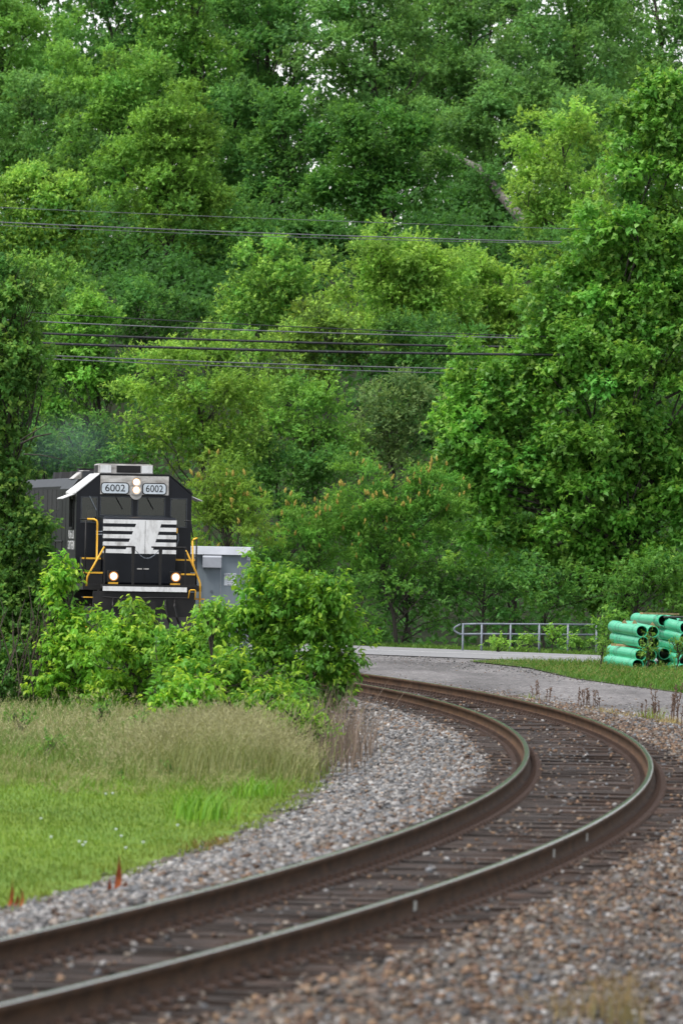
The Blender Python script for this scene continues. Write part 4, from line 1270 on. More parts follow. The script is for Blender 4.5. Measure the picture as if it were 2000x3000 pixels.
# name, label, Y, trunk px, ellipsoids (px, py, rx, ry, dY), colour, tip, leaf, per, rc, trunk radius, extra
HILL = [
    # skyline row
    ('tall dark tree filling the top left corner, sky gap beside it', 425, 20, [(-10, 210, 190, 260), (60, 420, 200, 200)], MID, T3, (0.25, .75), 62, 1.0, .3),
    ('tall skyline tree with dark upright stems, second from the left at the top', 432, 330, [(300, 130, 200, 230), (330, 380, 190, 200)], DEEP, T3, (0.25, .75), 60, 1.0, .3),
    ('tall skyline tree left of centre with sky showing through its crown', 428, 560, [(560, 70, 190, 210), (520, 300, 160, 160)], MID, T1, (0.25, .75), 60, 1.0, .3),
    ('tall skyline tree at top centre with sky showing between its limbs', 440, 790, [(800, 90, 200, 220), (800, 330, 170, 150)], DEEP, T3, (0.25, .75), 58, 1.0, .3),
    ('tall skyline tree right of centre with a dark curved limb against the sky', 436, 1060, [(1080, 120, 220, 220), (1130, 360, 190, 190)], HAZE_BLUE, T3, (0.25, .75), 55, 1.0, .3),
    ('tall bluish skyline tree at the top between the curved limb and the forked dark stem', 440, 1390, [(1380, 130, 210, 240), (1420, 380, 200, 200)], HAZE_BLUE, T3, (0.25, .75), 58, 1.0, .3),
    ('tall skyline tree at top right with a forked dark stem', 432, 1640, [(1660, 130, 190, 260), (1640, 400, 180, 200)], HAZE_BLUE, T3, (0.25, .75), 55, 1.0, .3),
    ('tall bluish skyline tree in the top right corner', 438, 1900, [(1910, 120, 190, 280), (1880, 420, 190, 220)], HAZE_BLUE, T3, (0.25, .75), 58, 1.0, .3),
    ('dense tree crown behind the skyline row at the top left', 452, 180, [(170, 60, 200, 150), (150, 300, 220, 180)], MID, T3, (0.28, .8), 46, 1.0, .3),
    ('dense tree crown behind the skyline row, left of top centre', 455, 660, [(680, 100, 230, 170), (660, 330, 230, 170)], DEEP, T3, (0.28, .8), 46, 1.0, .3),
    ('dense tree crown behind the skyline row, right of top centre', 456, 1230, [(1240, 60, 230, 160), (1250, 330, 230, 180)], HAZE_BLUE, T3, (0.28, .8), 46, 1.0, .3),
    ('dense tree crown behind the skyline row near the forked dark stem', 454, 1780, [(1560, 200, 150, 200), (1790, 130, 180, 150), (1800, 360, 220, 180)], HAZE_BLUE, T3, (0.28, .8), 46, 1.0, .3),
    # upper slope
    ('bluish green rounded tree on the upper left of the slope', 392, 130, [(90, 380, 170, 170), (210, 520, 160, 170)], HAZE_BLUE, T3, (0.225, .74), 80, .85, .26),
    ('broad tree high on the slope left of centre, bright upper tufts', 385, 330, [(330, 330, 200, 190), (420, 560, 190, 200)], MID, T1, (0.225, .74), 85, .85, .26),
    ('dark tree high on the slope between the bright cone shaped crown and the centre', 390, 640, [(700, 420, 210, 210), (640, 650, 180, 200)], DEEP, T3, (0.225, .74), 85, .85, .28),
    ('deep green broad tree at the centre of the upper slope', 372, 740, [(900, 430, 190, 160), (850, 600, 200, 150)], DEEP, MID, (0.22, .74), 100, .8, .3),
    ('deep green layered tree right of centre on the upper slope', 366, 1110, [(1130, 470, 200, 160), (1080, 620, 240, 140)], (0.045, 0.14, 0.022), (0.08, 0.2, 0.03), (0.22, .74), 100, .8, .28),
    ('dull green tree high on the slope behind the leaning pale trunk', 398, 1430, [(1380, 450, 200, 180), (1500, 330, 170, 170)], HAZE_BLUE, T3, (0.225, .74), 85, .85, .26),
    ('dark tree in the hollow with a leaning pale trunk', 380, 1530, [(1450, 620, 170, 140), (1330, 690, 120, 130)], DEEP, DEEP, (0.225, .74), 70, .85, .2),
    ('yellowish rounded tree on the right of the slope above the wires', 340, 1640, [(1640, 430, 130, 110), (1620, 560, 140, 150), (1650, 700, 130, 130)], YEL, T2, (0.185, .7), 105, .7, .16),
    ('bluish tree on the right of the slope behind the big sycamore', 385, 1800, [(1830, 450, 220, 220)], HAZE_BLUE, T3, (0.225, .74), 85, .85, .26),
    # middle slope
    ('bright yellow green tree at the left edge of the slope, crossed by the upper wires', 352, 60, [(40, 640, 190, 170), (170, 600, 130, 120), (110, 760, 160, 120)], YEL, T2, (0.20, .72), 110, .72, .2),
    ('tall bright cone shaped tree left of centre on the slope', 350, 480, [(520, 380, 120, 150), (470, 540, 190, 160), (540, 640, 160, 130)], (0.085, 0.19, 0.028), T1, (0.20, .72), 110, .72, .2),
    ('dark drooping tree under the bright cone shaped crown', 356, 420, [(400, 760, 240, 160), (620, 760, 160, 150)], DEEP, MID, (0.21, .74), 90, .8, .22),
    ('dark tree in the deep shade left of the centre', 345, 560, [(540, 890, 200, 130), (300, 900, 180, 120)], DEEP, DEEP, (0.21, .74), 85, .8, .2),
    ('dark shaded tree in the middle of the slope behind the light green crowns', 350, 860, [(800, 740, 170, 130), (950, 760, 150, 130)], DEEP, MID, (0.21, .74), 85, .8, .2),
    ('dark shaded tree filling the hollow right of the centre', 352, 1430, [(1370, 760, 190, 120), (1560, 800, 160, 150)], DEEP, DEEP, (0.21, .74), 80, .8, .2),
    ('low tree on the slope with rounded pale tufts, left of the tallest light crown', 318, 840, [(820, 850, 180, 130), (760, 930, 150, 100)], MID, T2, (0.18, .7), 115, .62, .15),
    ('tallest light yellow green crown in the middle of the slope', 312, 1160, [(1160, 790, 150, 150), (1120, 900, 200, 150), (1250, 880, 160, 140)], YEL, T2, (0.18, .7), 125, .62, .18),
    ('light yellow green tree to the right of the tallest light crown', 315, 1430, [(1420, 860, 160, 130), (1500, 940, 150, 130), (1360, 960, 140, 110)], YEL, T2, (0.18, .7), 125, .62, .16),
    ('olive toned tree under the tallest light crown, behind the wires', 300, 980, [(970, 1010, 170, 120), (880, 1080, 150, 110)], (0.095, 0.18, 0.03), T2, (0.175, .72), 120, .6, .14),
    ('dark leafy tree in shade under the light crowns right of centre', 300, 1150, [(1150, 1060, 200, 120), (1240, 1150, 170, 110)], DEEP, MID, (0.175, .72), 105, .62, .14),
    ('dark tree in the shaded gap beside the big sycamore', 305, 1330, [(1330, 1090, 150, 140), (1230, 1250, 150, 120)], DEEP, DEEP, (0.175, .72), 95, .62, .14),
    ('round green tree in the gap above the left end of the wire bundle', 322, 420, [(400, 930, 170, 110), (560, 960, 130, 100)], DEEP, MID, (0.175, .72), 100, .62, .14),
    ('green tree behind the vine covered tree top at the left edge', 318, 200, [(190, 900, 160, 110), (60, 880, 150, 120)], MID, T1, (0.175, .72), 100, .62, .14),
    # foot of the slope
    ('bright round leaved tree behind the train smoke at the left', 268, 250, [(260, 980, 130, 120), (300, 1100, 130, 120), (190, 1150, 120, 160)], (0.08, 0.21, 0.03), T1, (0.165, .9), 105, .55, .13),
    ('dark tree behind the vine covered tree at the left edge', 275, 60, [(60, 1000, 200, 170), (60, 1250, 200, 200)], DEEP, MID, (0.175, .72), 100, .6, .15),
    ('light green spreading tree with visible limbs above the locomotive', 262, 600, [(560, 1130, 190, 120), (480, 1240, 170, 120), (690, 1200, 150, 120), (620, 1320, 200, 100)], (0.12, 0.24, 0.036), T2, (0.155, .6), 128, .5, .12),
    ('slender light tree top rising to the wires above the spreading tree', 278, 620, [(620, 1030, 120, 100), (740, 1090, 140, 110)], (0.095, 0.20, 0.03), T2, (0.155, .62), 125, .5, .1),
    ('green tree with fine twigs right of the spreading tree', 266, 900, [(890, 1210, 150, 120), (840, 1310, 170, 110), (960, 1330, 140, 100)], MID, T1, (0.155, .62), 120, .52, .11),
    ('greyish green tree with bare twigs left of the big sycamore', 272, 1120, [(1110, 1250, 120, 110), (1190, 1180, 110, 110), (1080, 1340, 140, 90)], (0.085, 0.165, 0.05), (0.15, 0.24, 0.07), (0.155, .6), 115, .52, .1),
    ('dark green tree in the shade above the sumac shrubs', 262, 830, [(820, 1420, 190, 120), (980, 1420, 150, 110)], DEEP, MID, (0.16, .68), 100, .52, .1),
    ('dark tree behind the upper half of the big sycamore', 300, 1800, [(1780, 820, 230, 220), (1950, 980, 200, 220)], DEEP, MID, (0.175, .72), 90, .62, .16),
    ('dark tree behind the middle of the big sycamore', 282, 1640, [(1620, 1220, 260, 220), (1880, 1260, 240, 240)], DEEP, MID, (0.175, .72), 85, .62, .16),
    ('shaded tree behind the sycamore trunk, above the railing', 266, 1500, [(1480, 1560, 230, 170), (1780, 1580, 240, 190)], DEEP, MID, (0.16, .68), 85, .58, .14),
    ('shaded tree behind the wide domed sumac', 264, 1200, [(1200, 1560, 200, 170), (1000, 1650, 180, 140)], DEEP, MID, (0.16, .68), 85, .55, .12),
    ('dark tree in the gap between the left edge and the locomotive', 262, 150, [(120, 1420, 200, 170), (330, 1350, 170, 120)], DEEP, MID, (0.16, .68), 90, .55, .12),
]
for (lab, Y, bpx, ells, col, tip, leaf, per, rc, tr) in HILL:
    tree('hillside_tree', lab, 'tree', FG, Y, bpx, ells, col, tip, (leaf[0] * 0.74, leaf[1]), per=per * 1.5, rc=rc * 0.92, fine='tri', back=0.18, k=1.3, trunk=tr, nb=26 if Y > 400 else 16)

# unbroken understory clothing the slope
n = 70000
yy = 258 + 200 * rng.random(n); xx = (rng.random(n) * 2 - 1) * (yy * 0.043 + 1.5)
hh_ = 4.0 * rng.random(n) ** 1.3 * (0.6 + 0.4 * np.sin(xx * 0.7 + yy * 0.21))
pp = np.stack([xx, yy, hill(xx, yy) + hh_], -1)
V, T, C = leaf_geo(pp, unit(rng.normal(0, 1, (n, 3)) + np.array([0, 0, -0.3])), unit(rng.normal(0, .5, (n, 3)) + np.array([0, -.5, .8])), 0.16 + 0.12 * rng.random(n), 0.12 + 0.10 * rng.random(n),
                   np.array(DEEP)[None] * (0.7 + 0.6 * rng.random((n, 1))), 'tri')
o = bpy.data.objects.new('understory', np_mesh('understory', V, T, M['leaf'], C)); link(o)
tag(o, 'low dark leafy understory covering the wooded slope', 'understory', None, 'stuff')

# far wood closing the skyline behind the first rows of trees
n = 52000
yy = 468 + 26 * rng.random(n); xx = (rng.random(n) * 2 - 1) * 22.5
zz = 10 + 39 * rng.random(n)
gap = np.zeros(n, bool)
for (gx, gz, ga, gb) in ((-17.2, 33.0, 1.2, 1.5), (-9.6, 28.5, 1.6, 1.2), (-6.2, 25.5, 1.0, 0.9), (3.4, 29.5, 1.6, 1.0), (5.2, 28.6, 0.8, 0.7), (16.0, 29.0, 1.2, 1.6), (16.4, 25.0, 0.8, 0.8), (-14.0, 30.0, 0.6, 0.6), (9.5, 26.5, 0.6, 0.5)):
    gap |= ((xx - gx) / ga / 0.6) ** 2 + ((zz - gz) / gb / 0.6) ** 2 + 0.5 * np.sin(xx * 4 + gx) * np.sin(zz * 5) < 1
xx, yy, zz = xx[~gap], yy[~gap], zz[~gap]; n = len(xx)
V, T, C = leaf_geo(np.stack([xx, yy, zz], -1), unit(rng.normal(0, 1, (n, 3)) + np.array([0, 0, -0.3])), unit(rng.normal(0, .35, (n, 3)) + np.array([0, -.6, .7])), 0.30 + 0.25 * rng.random(n), 0.26 + 0.2 * rng.random(n),
                   np.array((0.085, 0.22, 0.06))[None] * (0.75 + 0.3 * rng.random((n, 1)) + 0.2 * np.sin(xx * 1.3)[:, None] * np.sin(zz * 1.1 + xx)[:, None]), 'tri')
o = bpy.data.objects.new('far_wood', np_mesh('far_wood', V, T, M['leaf'], C)); link(o)
tag(o, 'unbroken far wood closing the skyline behind the tall trees', 'woodland', None, 'stuff')

# leaning pale trunk in the hollow
o = MB().tube([at(1600, 720, 376) - at(1600, 720, 376), at(1500, 610, 378) - at(1600, 720, 376), at(1400, 490, 380) - at(1600, 720, 376), at(1300, 440, 382) - at(1600, 720, 376)], [0.32, 0.25, 0.16, 0.05], 8).build('leaning_trunk', M['bark_pale'], smooth=True)
o.location = at(1600, 720, 376); tag(o, 'pale leaning trunk crossing the dark hollow on the right of the slope', 'tree trunk')

# big sycamore on the right
SY = (0.088, 0.235, 0.032)
tree('sycamore_tree', 'big broad leaved sycamore filling the right side behind the pipes', 'tree', None, 252, 1830,
     [(1905, 500, 150, 270), (1900, 780, 230, 280), (1730, 1010, 220, 230), (1490, 1220, 220, 200), (1800, 1220, 280, 330), (1600, 1480, 300, 240), (1900, 1560, 230, 280), (2040, 1000, 180, 260), (2060, 1400, 180, 260), (1420, 1340, 190, 180), (1790, 770, 170, 180), (1960, 350, 90, 130), (1590, 1080, 140, 130), (1480, 1450, 200, 130), (1740, 1430, 220, 140), (1560, 1630, 230, 110), (1800, 1670, 210, 130)],
     SY, (0.15, 0.28, 0.04), (0.15, 0.95), per=205, rc=0.56, k=0.95, trunk=0.26, nb=60, leafmat='leaf_gloss', gz=-0.7, top=(1860, 560), droop=0.3, spread=0.65, fine='tri', nl=5, up=0.75, back=0.18)

# sumac with flower spikes
def sumac(label, Y, bpx, ells, nfl, col=(0.075, 0.20, 0.028)):
    root, cl, rs = tree('sumac_shrub', label, 'shrub', 'flowering sumac shrubs behind the road', Y, bpx, ells, col, (0.13, 0.26, 0.04), (0.12, 0.34), per=190, rc=0.42, trunk=0.07, nb=30, gz=-0.7, droop=0.6, nl=8, spread=0.75, up=0.8, flat=0.6, ax_up=0.1, fine='tri', k=1.25)
    B = np.array(root.location)
    sp = MB()
    nn = 6
    vs = []; rad = [0.02, 0.045, 0.05, 0.036, 0.012]
    for i, r in enumerate(rad):
        for k in range(nn):
            a = 2 * math.pi * k / nn + i * 0.5; rr = r * rnd.uniform(0.75, 1.25)
            vs.append((rr * math.cos(a), rr * math.sin(a), 0.05 * i))
    fs = []
    for i in range(4):
        for k in range(nn):
            fs.append((i * nn + k, i * nn + (k + 1) % nn, (i + 1) * nn + (k + 1) % nn, (i + 1) * nn + k))
    fs.append(tuple(range(4 * nn, 5 * nn)))
    fm = sp.add(vs, fs).mesh('flower_spike', M['flower'])
    cy = B[1]
    score = (cl[:, 2] - cl[:, 2].mean()) * 0.6 - (cl[:, 1] - cy) * 0.8 + rng.normal(0, 0.6, len(cl))
    for i in np.argsort(-score)[:nfl]:
        for _ in range(2 if rnd.random() < 0.5 else 1):
            o = bpy.data.objects.new('flower_spike', fm); link(o, root)
            o.location = Vector(cl[i] - B) + Vector((rnd.uniform(-.22, .22), -rs[i] * rnd.uniform(0.3, 0.9), rs[i] * rnd.uniform(0.45, 0.8)))
            o.rotation_euler = (rnd.uniform(-.4, .3), rnd.uniform(-.4, .4), rnd.uniform(0, 6)); s_ = rnd.uniform(0.5, 0.9); o.scale = (s_, s_, s_ * rnd.uniform(0.9, 1.3))
sumac('wide domed sumac with orange flower spikes in front of the sycamore', 247, 1180, [(1100, 1500, 210, 130), (1250, 1480, 140, 120), (1150, 1620, 240, 120)], 62)
sumac('sumac with dull orange spikes left of the wide domed sumac', 246, 930, [(930, 1570, 140, 110), (860, 1640, 110, 110)], 22)
sumac('sumac with yellow green leaves just right of the locomotive cab', 244, 680, [(640, 1450, 110, 90), (700, 1540, 120, 130), (590, 1560, 80, 120)], 26, (0.11, 0.21, 0.026))

# dark undergrowth behind the road
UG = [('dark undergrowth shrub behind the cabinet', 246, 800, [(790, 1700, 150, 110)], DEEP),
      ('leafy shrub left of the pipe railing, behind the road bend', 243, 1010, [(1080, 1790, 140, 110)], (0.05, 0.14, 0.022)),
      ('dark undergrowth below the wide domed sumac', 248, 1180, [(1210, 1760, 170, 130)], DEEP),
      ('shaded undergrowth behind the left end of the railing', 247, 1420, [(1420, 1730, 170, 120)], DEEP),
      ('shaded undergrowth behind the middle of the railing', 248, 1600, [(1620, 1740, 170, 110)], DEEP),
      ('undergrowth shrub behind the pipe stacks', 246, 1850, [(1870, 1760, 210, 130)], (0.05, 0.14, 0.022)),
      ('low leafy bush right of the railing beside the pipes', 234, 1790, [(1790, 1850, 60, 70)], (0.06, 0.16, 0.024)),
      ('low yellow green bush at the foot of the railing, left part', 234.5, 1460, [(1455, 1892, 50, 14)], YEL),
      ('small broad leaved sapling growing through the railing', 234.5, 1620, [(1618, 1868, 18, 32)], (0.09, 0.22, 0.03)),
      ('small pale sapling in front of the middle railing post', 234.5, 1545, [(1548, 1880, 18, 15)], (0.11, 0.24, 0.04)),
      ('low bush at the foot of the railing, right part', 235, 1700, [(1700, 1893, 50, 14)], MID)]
for lab, Y, bpx, ells, col in UG:
    small = ells[0][2] < 100
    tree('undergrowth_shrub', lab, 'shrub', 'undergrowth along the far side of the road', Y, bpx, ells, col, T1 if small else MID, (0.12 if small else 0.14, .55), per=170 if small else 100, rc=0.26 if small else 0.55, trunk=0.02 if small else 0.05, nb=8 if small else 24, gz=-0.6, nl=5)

# ------------------------------------------------------------------ vine covered tree and shrubs in front of the train
vt, vcl, vrs = tree('vine_covered_tree', 'dark vine covered tree at the left edge in front of the train', 'tree', None, 152, 20,
     [(40, 880, 130, 110), (20, 1060, 160, 150), (60, 1130, 80, 90), (-20, 1310, 70, 180), (25, 1540, 75, 110), (30, 1700, 100, 140), (30, 1880, 130, 130), (90, 1660, 50, 90), (90, 1990, 130, 70), (-10, 1450, 70, 120), (115, 1590, 45, 70), (40, 1780, 130, 90), (110, 1830, 80, 110), (150, 1950, 60, 80), (45, 1420, 45, 80)],
     (0.058, 0.150, 0.028), (0.14, 0.25, 0.045), (0.09, 0.68), per=340, rc=0.32, k=1.5, trunk=0.10, nb=60, gz=-0.6, top=(60, 900), nl=6, fine=False, seedcol=0.25)
vb = Vector(vt.location)
for i in range(34):
    x0 = rnd.uniform(-20, 190); y0 = rnd.uniform(1680, 1830); x1 = x0 * 0.8 + rnd.uniform(-50, 60); y1 = rnd.uniform(1960, 2075)
    Yv = 150.2 + rnd.uniform(-0.7, 0.8)
    mid = at((x0 + x1) / 2 + rnd.uniform(-25, 25), (y0 + y1) / 2, Yv) - vb
    mb = MB().tube([at(x0, y0, Yv) - vb, at(x0 * .7 + x1 * .3 + rnd.uniform(-12, 12), y0 * .7 + y1 * .3, Yv) - vb, mid, at(x1, y1, Yv) - vb], [0.006, 0.009, 0.011, 0.013], 4)
    mb.build('hanging_vine', M['vine'], vt)
for (p, q_, r) in (((60, 1300), (150, 1270), 0.02), ((70, 1330), (180, 1345), 0.012), ((60, 1290), (140, 1240), 0.014)):
    a = at(*p, 150.3) - vb; b = at(*q_, 150.1) - vb
    MB().tube([a, a.lerp(b, 0.5) + Vector((rnd.uniform(-.03, .03), 0, rnd.uniform(-.03, .05))), b], [r, r * 0.8, r * 0.55], 7).build('limb', M['bark'], vt, smooth=True)

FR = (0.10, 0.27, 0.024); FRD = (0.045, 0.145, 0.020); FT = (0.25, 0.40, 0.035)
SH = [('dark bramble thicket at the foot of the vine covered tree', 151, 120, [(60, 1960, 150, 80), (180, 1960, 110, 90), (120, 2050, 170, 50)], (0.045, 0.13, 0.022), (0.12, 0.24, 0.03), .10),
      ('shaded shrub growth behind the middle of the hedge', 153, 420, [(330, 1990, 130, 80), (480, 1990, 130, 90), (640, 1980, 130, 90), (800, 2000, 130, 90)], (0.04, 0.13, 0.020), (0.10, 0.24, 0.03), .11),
      ('tall leafy shrub against the vine covered tree, left of the locomotive steps', 150, 240, [(180, 1730, 55, 85), (255, 1870, 85, 110), (200, 1930, 90, 100), (160, 2020, 80, 60), (270, 2020, 90, 60)], FR, FT, .115),
      ('bright green shrub hiding the lower left of the locomotive', 147, 400, [(385, 1865, 85, 80), (340, 1930, 110, 120), (440, 1930, 80, 110), (380, 2040, 120, 60)], (0.095, 0.24, 0.022), FT, .11),
      ('low pale green shrub below the locomotive pilot', 145, 540, [(520, 1905, 70, 75), (600, 1880, 55, 65), (560, 1970, 90, 90), (650, 1850, 40, 50)], (0.08, 0.22, 0.022), FT, .11),
      ('dense dark green shrub at the end of the hedge beside the track', 143, 840, [(780, 1740, 100, 105), (860, 1800, 150, 130), (960, 1790, 100, 110), (720, 1900, 110, 120), (870, 1930, 140, 130), (1000, 1900, 60, 120), (980, 2010, 60, 80)], (0.070, 0.195, 0.020), (0.20, 0.36, 0.03), .112),
      ('leafy shrub at the front of the hedge with drooping leaves', 138, 600, [(560, 2010, 90, 80), (660, 2010, 100, 90), (760, 2040, 100, 70), (860, 2060, 80, 60)], (0.07, 0.20, 0.020), FT, .12),
      ('low leafy sucker growth in the meadow in front of the hedge, below the pilot', 129, 560, [(560, 2050, 70, 55), (500, 2080, 50, 35)], FR, FT, .10),
      ('low spreading shrub at the meadow edge under the dense dark shrub', 127, 780, [(760, 2080, 80, 55), (850, 2090, 60, 45)], (0.07, 0.20, 0.020), FT, .10),
      ('slim shoot of bright leaves sticking up right of the pilot', 142, 640, [(640, 1790, 16, 28), (610, 1810, 20, 25)], (0.10, 0.25, 0.03), FT, .10)]
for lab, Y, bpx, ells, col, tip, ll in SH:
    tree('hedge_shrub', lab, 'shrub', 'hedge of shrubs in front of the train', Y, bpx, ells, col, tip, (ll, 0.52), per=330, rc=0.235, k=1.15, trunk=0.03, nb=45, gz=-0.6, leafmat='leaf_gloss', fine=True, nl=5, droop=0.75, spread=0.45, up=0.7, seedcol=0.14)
# upright broad leaved stalk in front of the hedge
st = empty('pokeweed', (at(460, 1900, 139).x, 139, -0.5)); tag(st, 'upright stalk with large smooth leaves in the middle of the hedge', 'plant')
SB = Vector(st.location)
stem = [Vector((0.02 * math.sin(k), 0, 0.12 * k)) for k in range(13)]
MB().tube(stem, [0.018 * (1 - 0.05 * k) for k in range(13)], 6).build('stem', M['vine'], st)
for k in range(3, 13):
    for j in range(3):
        a = k * 2.4 + j * 2.1
        d = np.array([[math.cos(a), math.sin(a), 0.25 + rnd.uniform(-.2, .2)]]); d = unit(d)
        V, T, C = leaf_geo(np.array([stem[k]]), d, np.array([[0, 0, 1.0]]), np.array([0.21]), np.array([0.085]), np.array([[0.085, 0.23, 0.03]]), True)
        o = bpy.data.objects.new('leaf', np_mesh('leaf', V, T, M['leaf_gloss'], C)); link(o, st)

# ------------------------------------------------------------------ grasses
def blades(name, pts, h, w, col, lean, mat, seed=None, kind='stuff', label=None, cat='grass', curve=0.35):
    """ribbon blades: two quads and a tip each; optional seed heads"""
    n = len(pts)
    an = rng.random(n) * 6.283
    d = np.stack([np.cos(an), np.sin(an), np.zeros(n)], -1)
    sd = np.stack([-np.sin(an + 0.6), np.cos(an + 0.6), np.zeros(n)], -1)
    L = (lean * (0.3 + rng.random(n)))[:, None] * h[:, None]
    up = np.array([0, 0, 1.0]); H = h[:, None]; Wd = w[:, None]
    p1 = pts + up * H * 0.5 + d * L * 0.25
    p2 = pts + up * H * (1 - curve * lean * 0.5) + d * L
    V = np.stack([pts - sd * Wd, pts + sd * Wd, p1 - sd * Wd * 0.8, p1 + sd * Wd * 0.8, p2], 1)
    T = np.array([(0, 1, 3), (0, 3, 2), (2, 3, 4)])
    TT = (T[None] + (np.arange(n) * 5)[:, None, None]).reshape(-1, 3)
    parts = [(V.reshape(-1, 3), TT, np.repeat(col, 5, 0))]
    if seed is not None:
        frac, sl, sw, sc = seed
        k = rng.random(n) < frac; m = int(k.sum())
        q = p2[k]; dd_ = unit(d[k] * 0.5 + np.array([0, 0, 0.8]) + rng.normal(0, 0.2, (m, 3)))
        for r in range(4):
            b = q + dd_ * (sl * 0.22 * r) - dd_ * sl * 0.5
            dv = unit(dd_ + rng.normal(0, 0.45, (m, 3)))
            parts.append(leaf_geo(b, dv, rng.normal(size=(m, 3)), np.full(m, sl * 0.5), np.full(m, sw), np.asarray(sc)[None] * (0.7 + 0.6 * rng.random((m, 1)))))
    V, T, C = merge(parts)
    o = bpy.data.objects.new(name, np_mesh(name, V, T, M[mat], np.clip(C, 0.004, 0.8)))
    link(o); tag(o, label, cat, None, kind)
    return o
def gcol(n, a, b, v=0.25):
    u = rng.random((n, 1))
    return (np.asarray(a)[None] * (1 - u) + np.asarray(b)[None] * u) * (1 - v + 2 * v * rng.random((n, 1)))
def field(n, y0, y1, d_right, zz, x_margin=0.4, pw=1.0):
    y = y0 + (y1 - y0) * rng.random(n * 2) ** pw
    x = (rng.random(n * 2) * 2 - 1) * (y * 0.0415 + x_margin)
    r = np.hypot(x - XC, y - YC) - R0
    k = r < d_right(y)
    x, y = x[k][:n], y[k][:n]
    return np.stack([x, y, np.full(len(x), zz)], -1)
edge_f = lambda y: -3.30 + 0.22 * np.sin(y * 0.9) + 0.16 * np.sin(y * 2.3) + rng.normal(0, 0.12, y.shape)
# mown lawn
p = field(46000, 62, 113, edge_f, LAWN_Z - 0.02, pw=1.0); n = len(p)
patch = 0.5 + 0.5 * np.sin(p[:, 0] * 1.1 + 2) * np.sin(p[:, 1] * 0.35)
c = gcol(n, (0.105, 0.20, 0.026), (0.20, 0.285, 0.042)) * (0.8 + 0.35 * patch[:, None])
r = np.hypot(p[:, 0] - XC, p[:, 1] - YC) - R0
near = np.clip((r + 4.3) / 1.0, 0, 1)[:, None] * rng.random((n, 1))
c = c * (1 - near * 0.6) + np.array((0.22, 0.24, 0.04)) * near * 0.6
blades('lawn_grass', p, 0.03 + 0.045 * rng.random(n) ** 1.5, 0.004 + 0.003 * rng.random(n), c, 0.6, 'grass', label='short mown grass of the lawn at the lower left')
# tall meadow grass with seed heads, growing in tussocks
tc = field(420, 109.5, 146, lambda y: edge_f(y) - 0.35 - np.clip((114 - y) * 0.3, 0, 1.2), LAWN_Z - 0.03)
cx_ = tc[:, 0] / (tc[:, 1] * 0.04)                      # -1 left of the view, 1 right
kk = (tc[:, 1] > 117) | (rng.random(len(tc)) < np.clip(1.15 - np.abs(cx_ + 0.35) * 1.9, 0.05, 1)); tc, cx_ = tc[kk], cx_[kk]
mid_ = np.exp(-((cx_ + 0.30) / 0.42) ** 2) * np.exp(-((tc[:, 1] - 116) / 9.0) ** 2)
th = (0.22 + 0.30 * rng.random(len(tc)) ** 1.4 + 0.34 * mid_) * (np.clip(1.0 - (tc[:, 1] - 124) * 0.022, 0.4, 1) + 0.7 * (rng.random(len(tc)) ** 3))
tp_ = rng.random(len(tc))
I = rng.integers(0, len(tc), 16000); n = len(I)
off = rng.normal(0, 1, (n, 2)) * np.array([0.22, 0.5])
p = tc[I].copy(); p[:, :2] += off
h = th[I] * (0.45 + 0.62 * rng.random(n))
tan_ = np.clip(0.30 + 0.55 * mid_[I] + 0.5 * (tp_[I] - 0.5), 0, 1)[:, None]
c = gcol(n, (0.085, 0.19, 0.026), (0.15, 0.25, 0.045)) * (1 - tan_) + gcol(n, (0.19, 0.235, 0.08), (0.30, 0.305, 0.135)) * tan_
blades('meadow_grass', p, h, 0.003 + 0.003 * rng.random(n), c, 0.55, 'grass', (0.55, 0.12, 0.010, (0.36, 0.345, 0.18)), label='tall meadow grass with tan seed heads below the hedge')
p = field(9000, 111, 150, lambda y: edge_f(y) - 0.3, LAWN_Z - 0.03); n = len(p)
blades('meadow_grass', p, 0.16 + 0.24 * rng.random(n), 0.004 + 0.004 * rng.random(n), gcol(n, (0.07, 0.17, 0.022), (0.16, 0.24, 0.045)), 0.5, 'grass', label='lower green grass between the meadow tussocks')
# the tallest clump, standing forward of the rest
n = 5200
p = np.stack([rng.normal(-1.55, 0.70, n), rng.normal(112.5, 2.6, n), np.full(n, LAWN_Z - 0.03)], -1)
p = p[(p[:, 0] < -0.35 + 0.2 * rng.random(n)) & (p[:, 1] > 106.5 + 1.1 * np.abs(p[:, 0] + 1.5))]; n = len(p)
blades('meadow_grass', p, (0.55 + 0.42 * rng.random(n)) * np.exp(-((p[:, 0] + 1.55) / 1.5) ** 2), 0.003 + 0.0025 * rng.random(n), gcol(n, (0.17, 0.21, 0.065), (0.29, 0.29, 0.13)), 0.6, 'grass', (0.7, 0.14, 0.009, (0.33, 0.32, 0.17)), label='tallest clump of feathery tan grass at the front of the meadow')
for (px, py, Y, w, h, lab) in ((150, 2190, 116, 40, 22, 'low green weed patch in the meadow at the left'), (420, 2120, 122, 45, 25, 'green weed patch in the middle of the meadow'), (300, 2080, 128, 35, 25, 'dark green weed at the back of the meadow'), (640, 2160, 117, 40, 22, 'green weed standing in the meadow below the hedge'), (60, 2110, 124, 40, 25, 'green weed at the left end of the meadow'), (480, 2275, 109, 40, 14, 'low leafy weed at the lawn edge, centre'), (330, 2300, 108, 30, 14, 'small dark weed at the lawn edge, left of centre'), (760, 2270, 109.5, 45, 14, 'low weed at the lawn edge below the bright bush')):
    tree('meadow_weed', lab, 'weed', 'green weeds in the meadow', Y, px, [(px, py, w, h)], (0.06, 0.165, 0.024), (0.15, 0.28, 0.04), (0.065, 0.4), per=480, rc=0.10, trunk=0.006, nb=10, gz=-0.5, leafmat='grass', nl=5, droop=0.0)
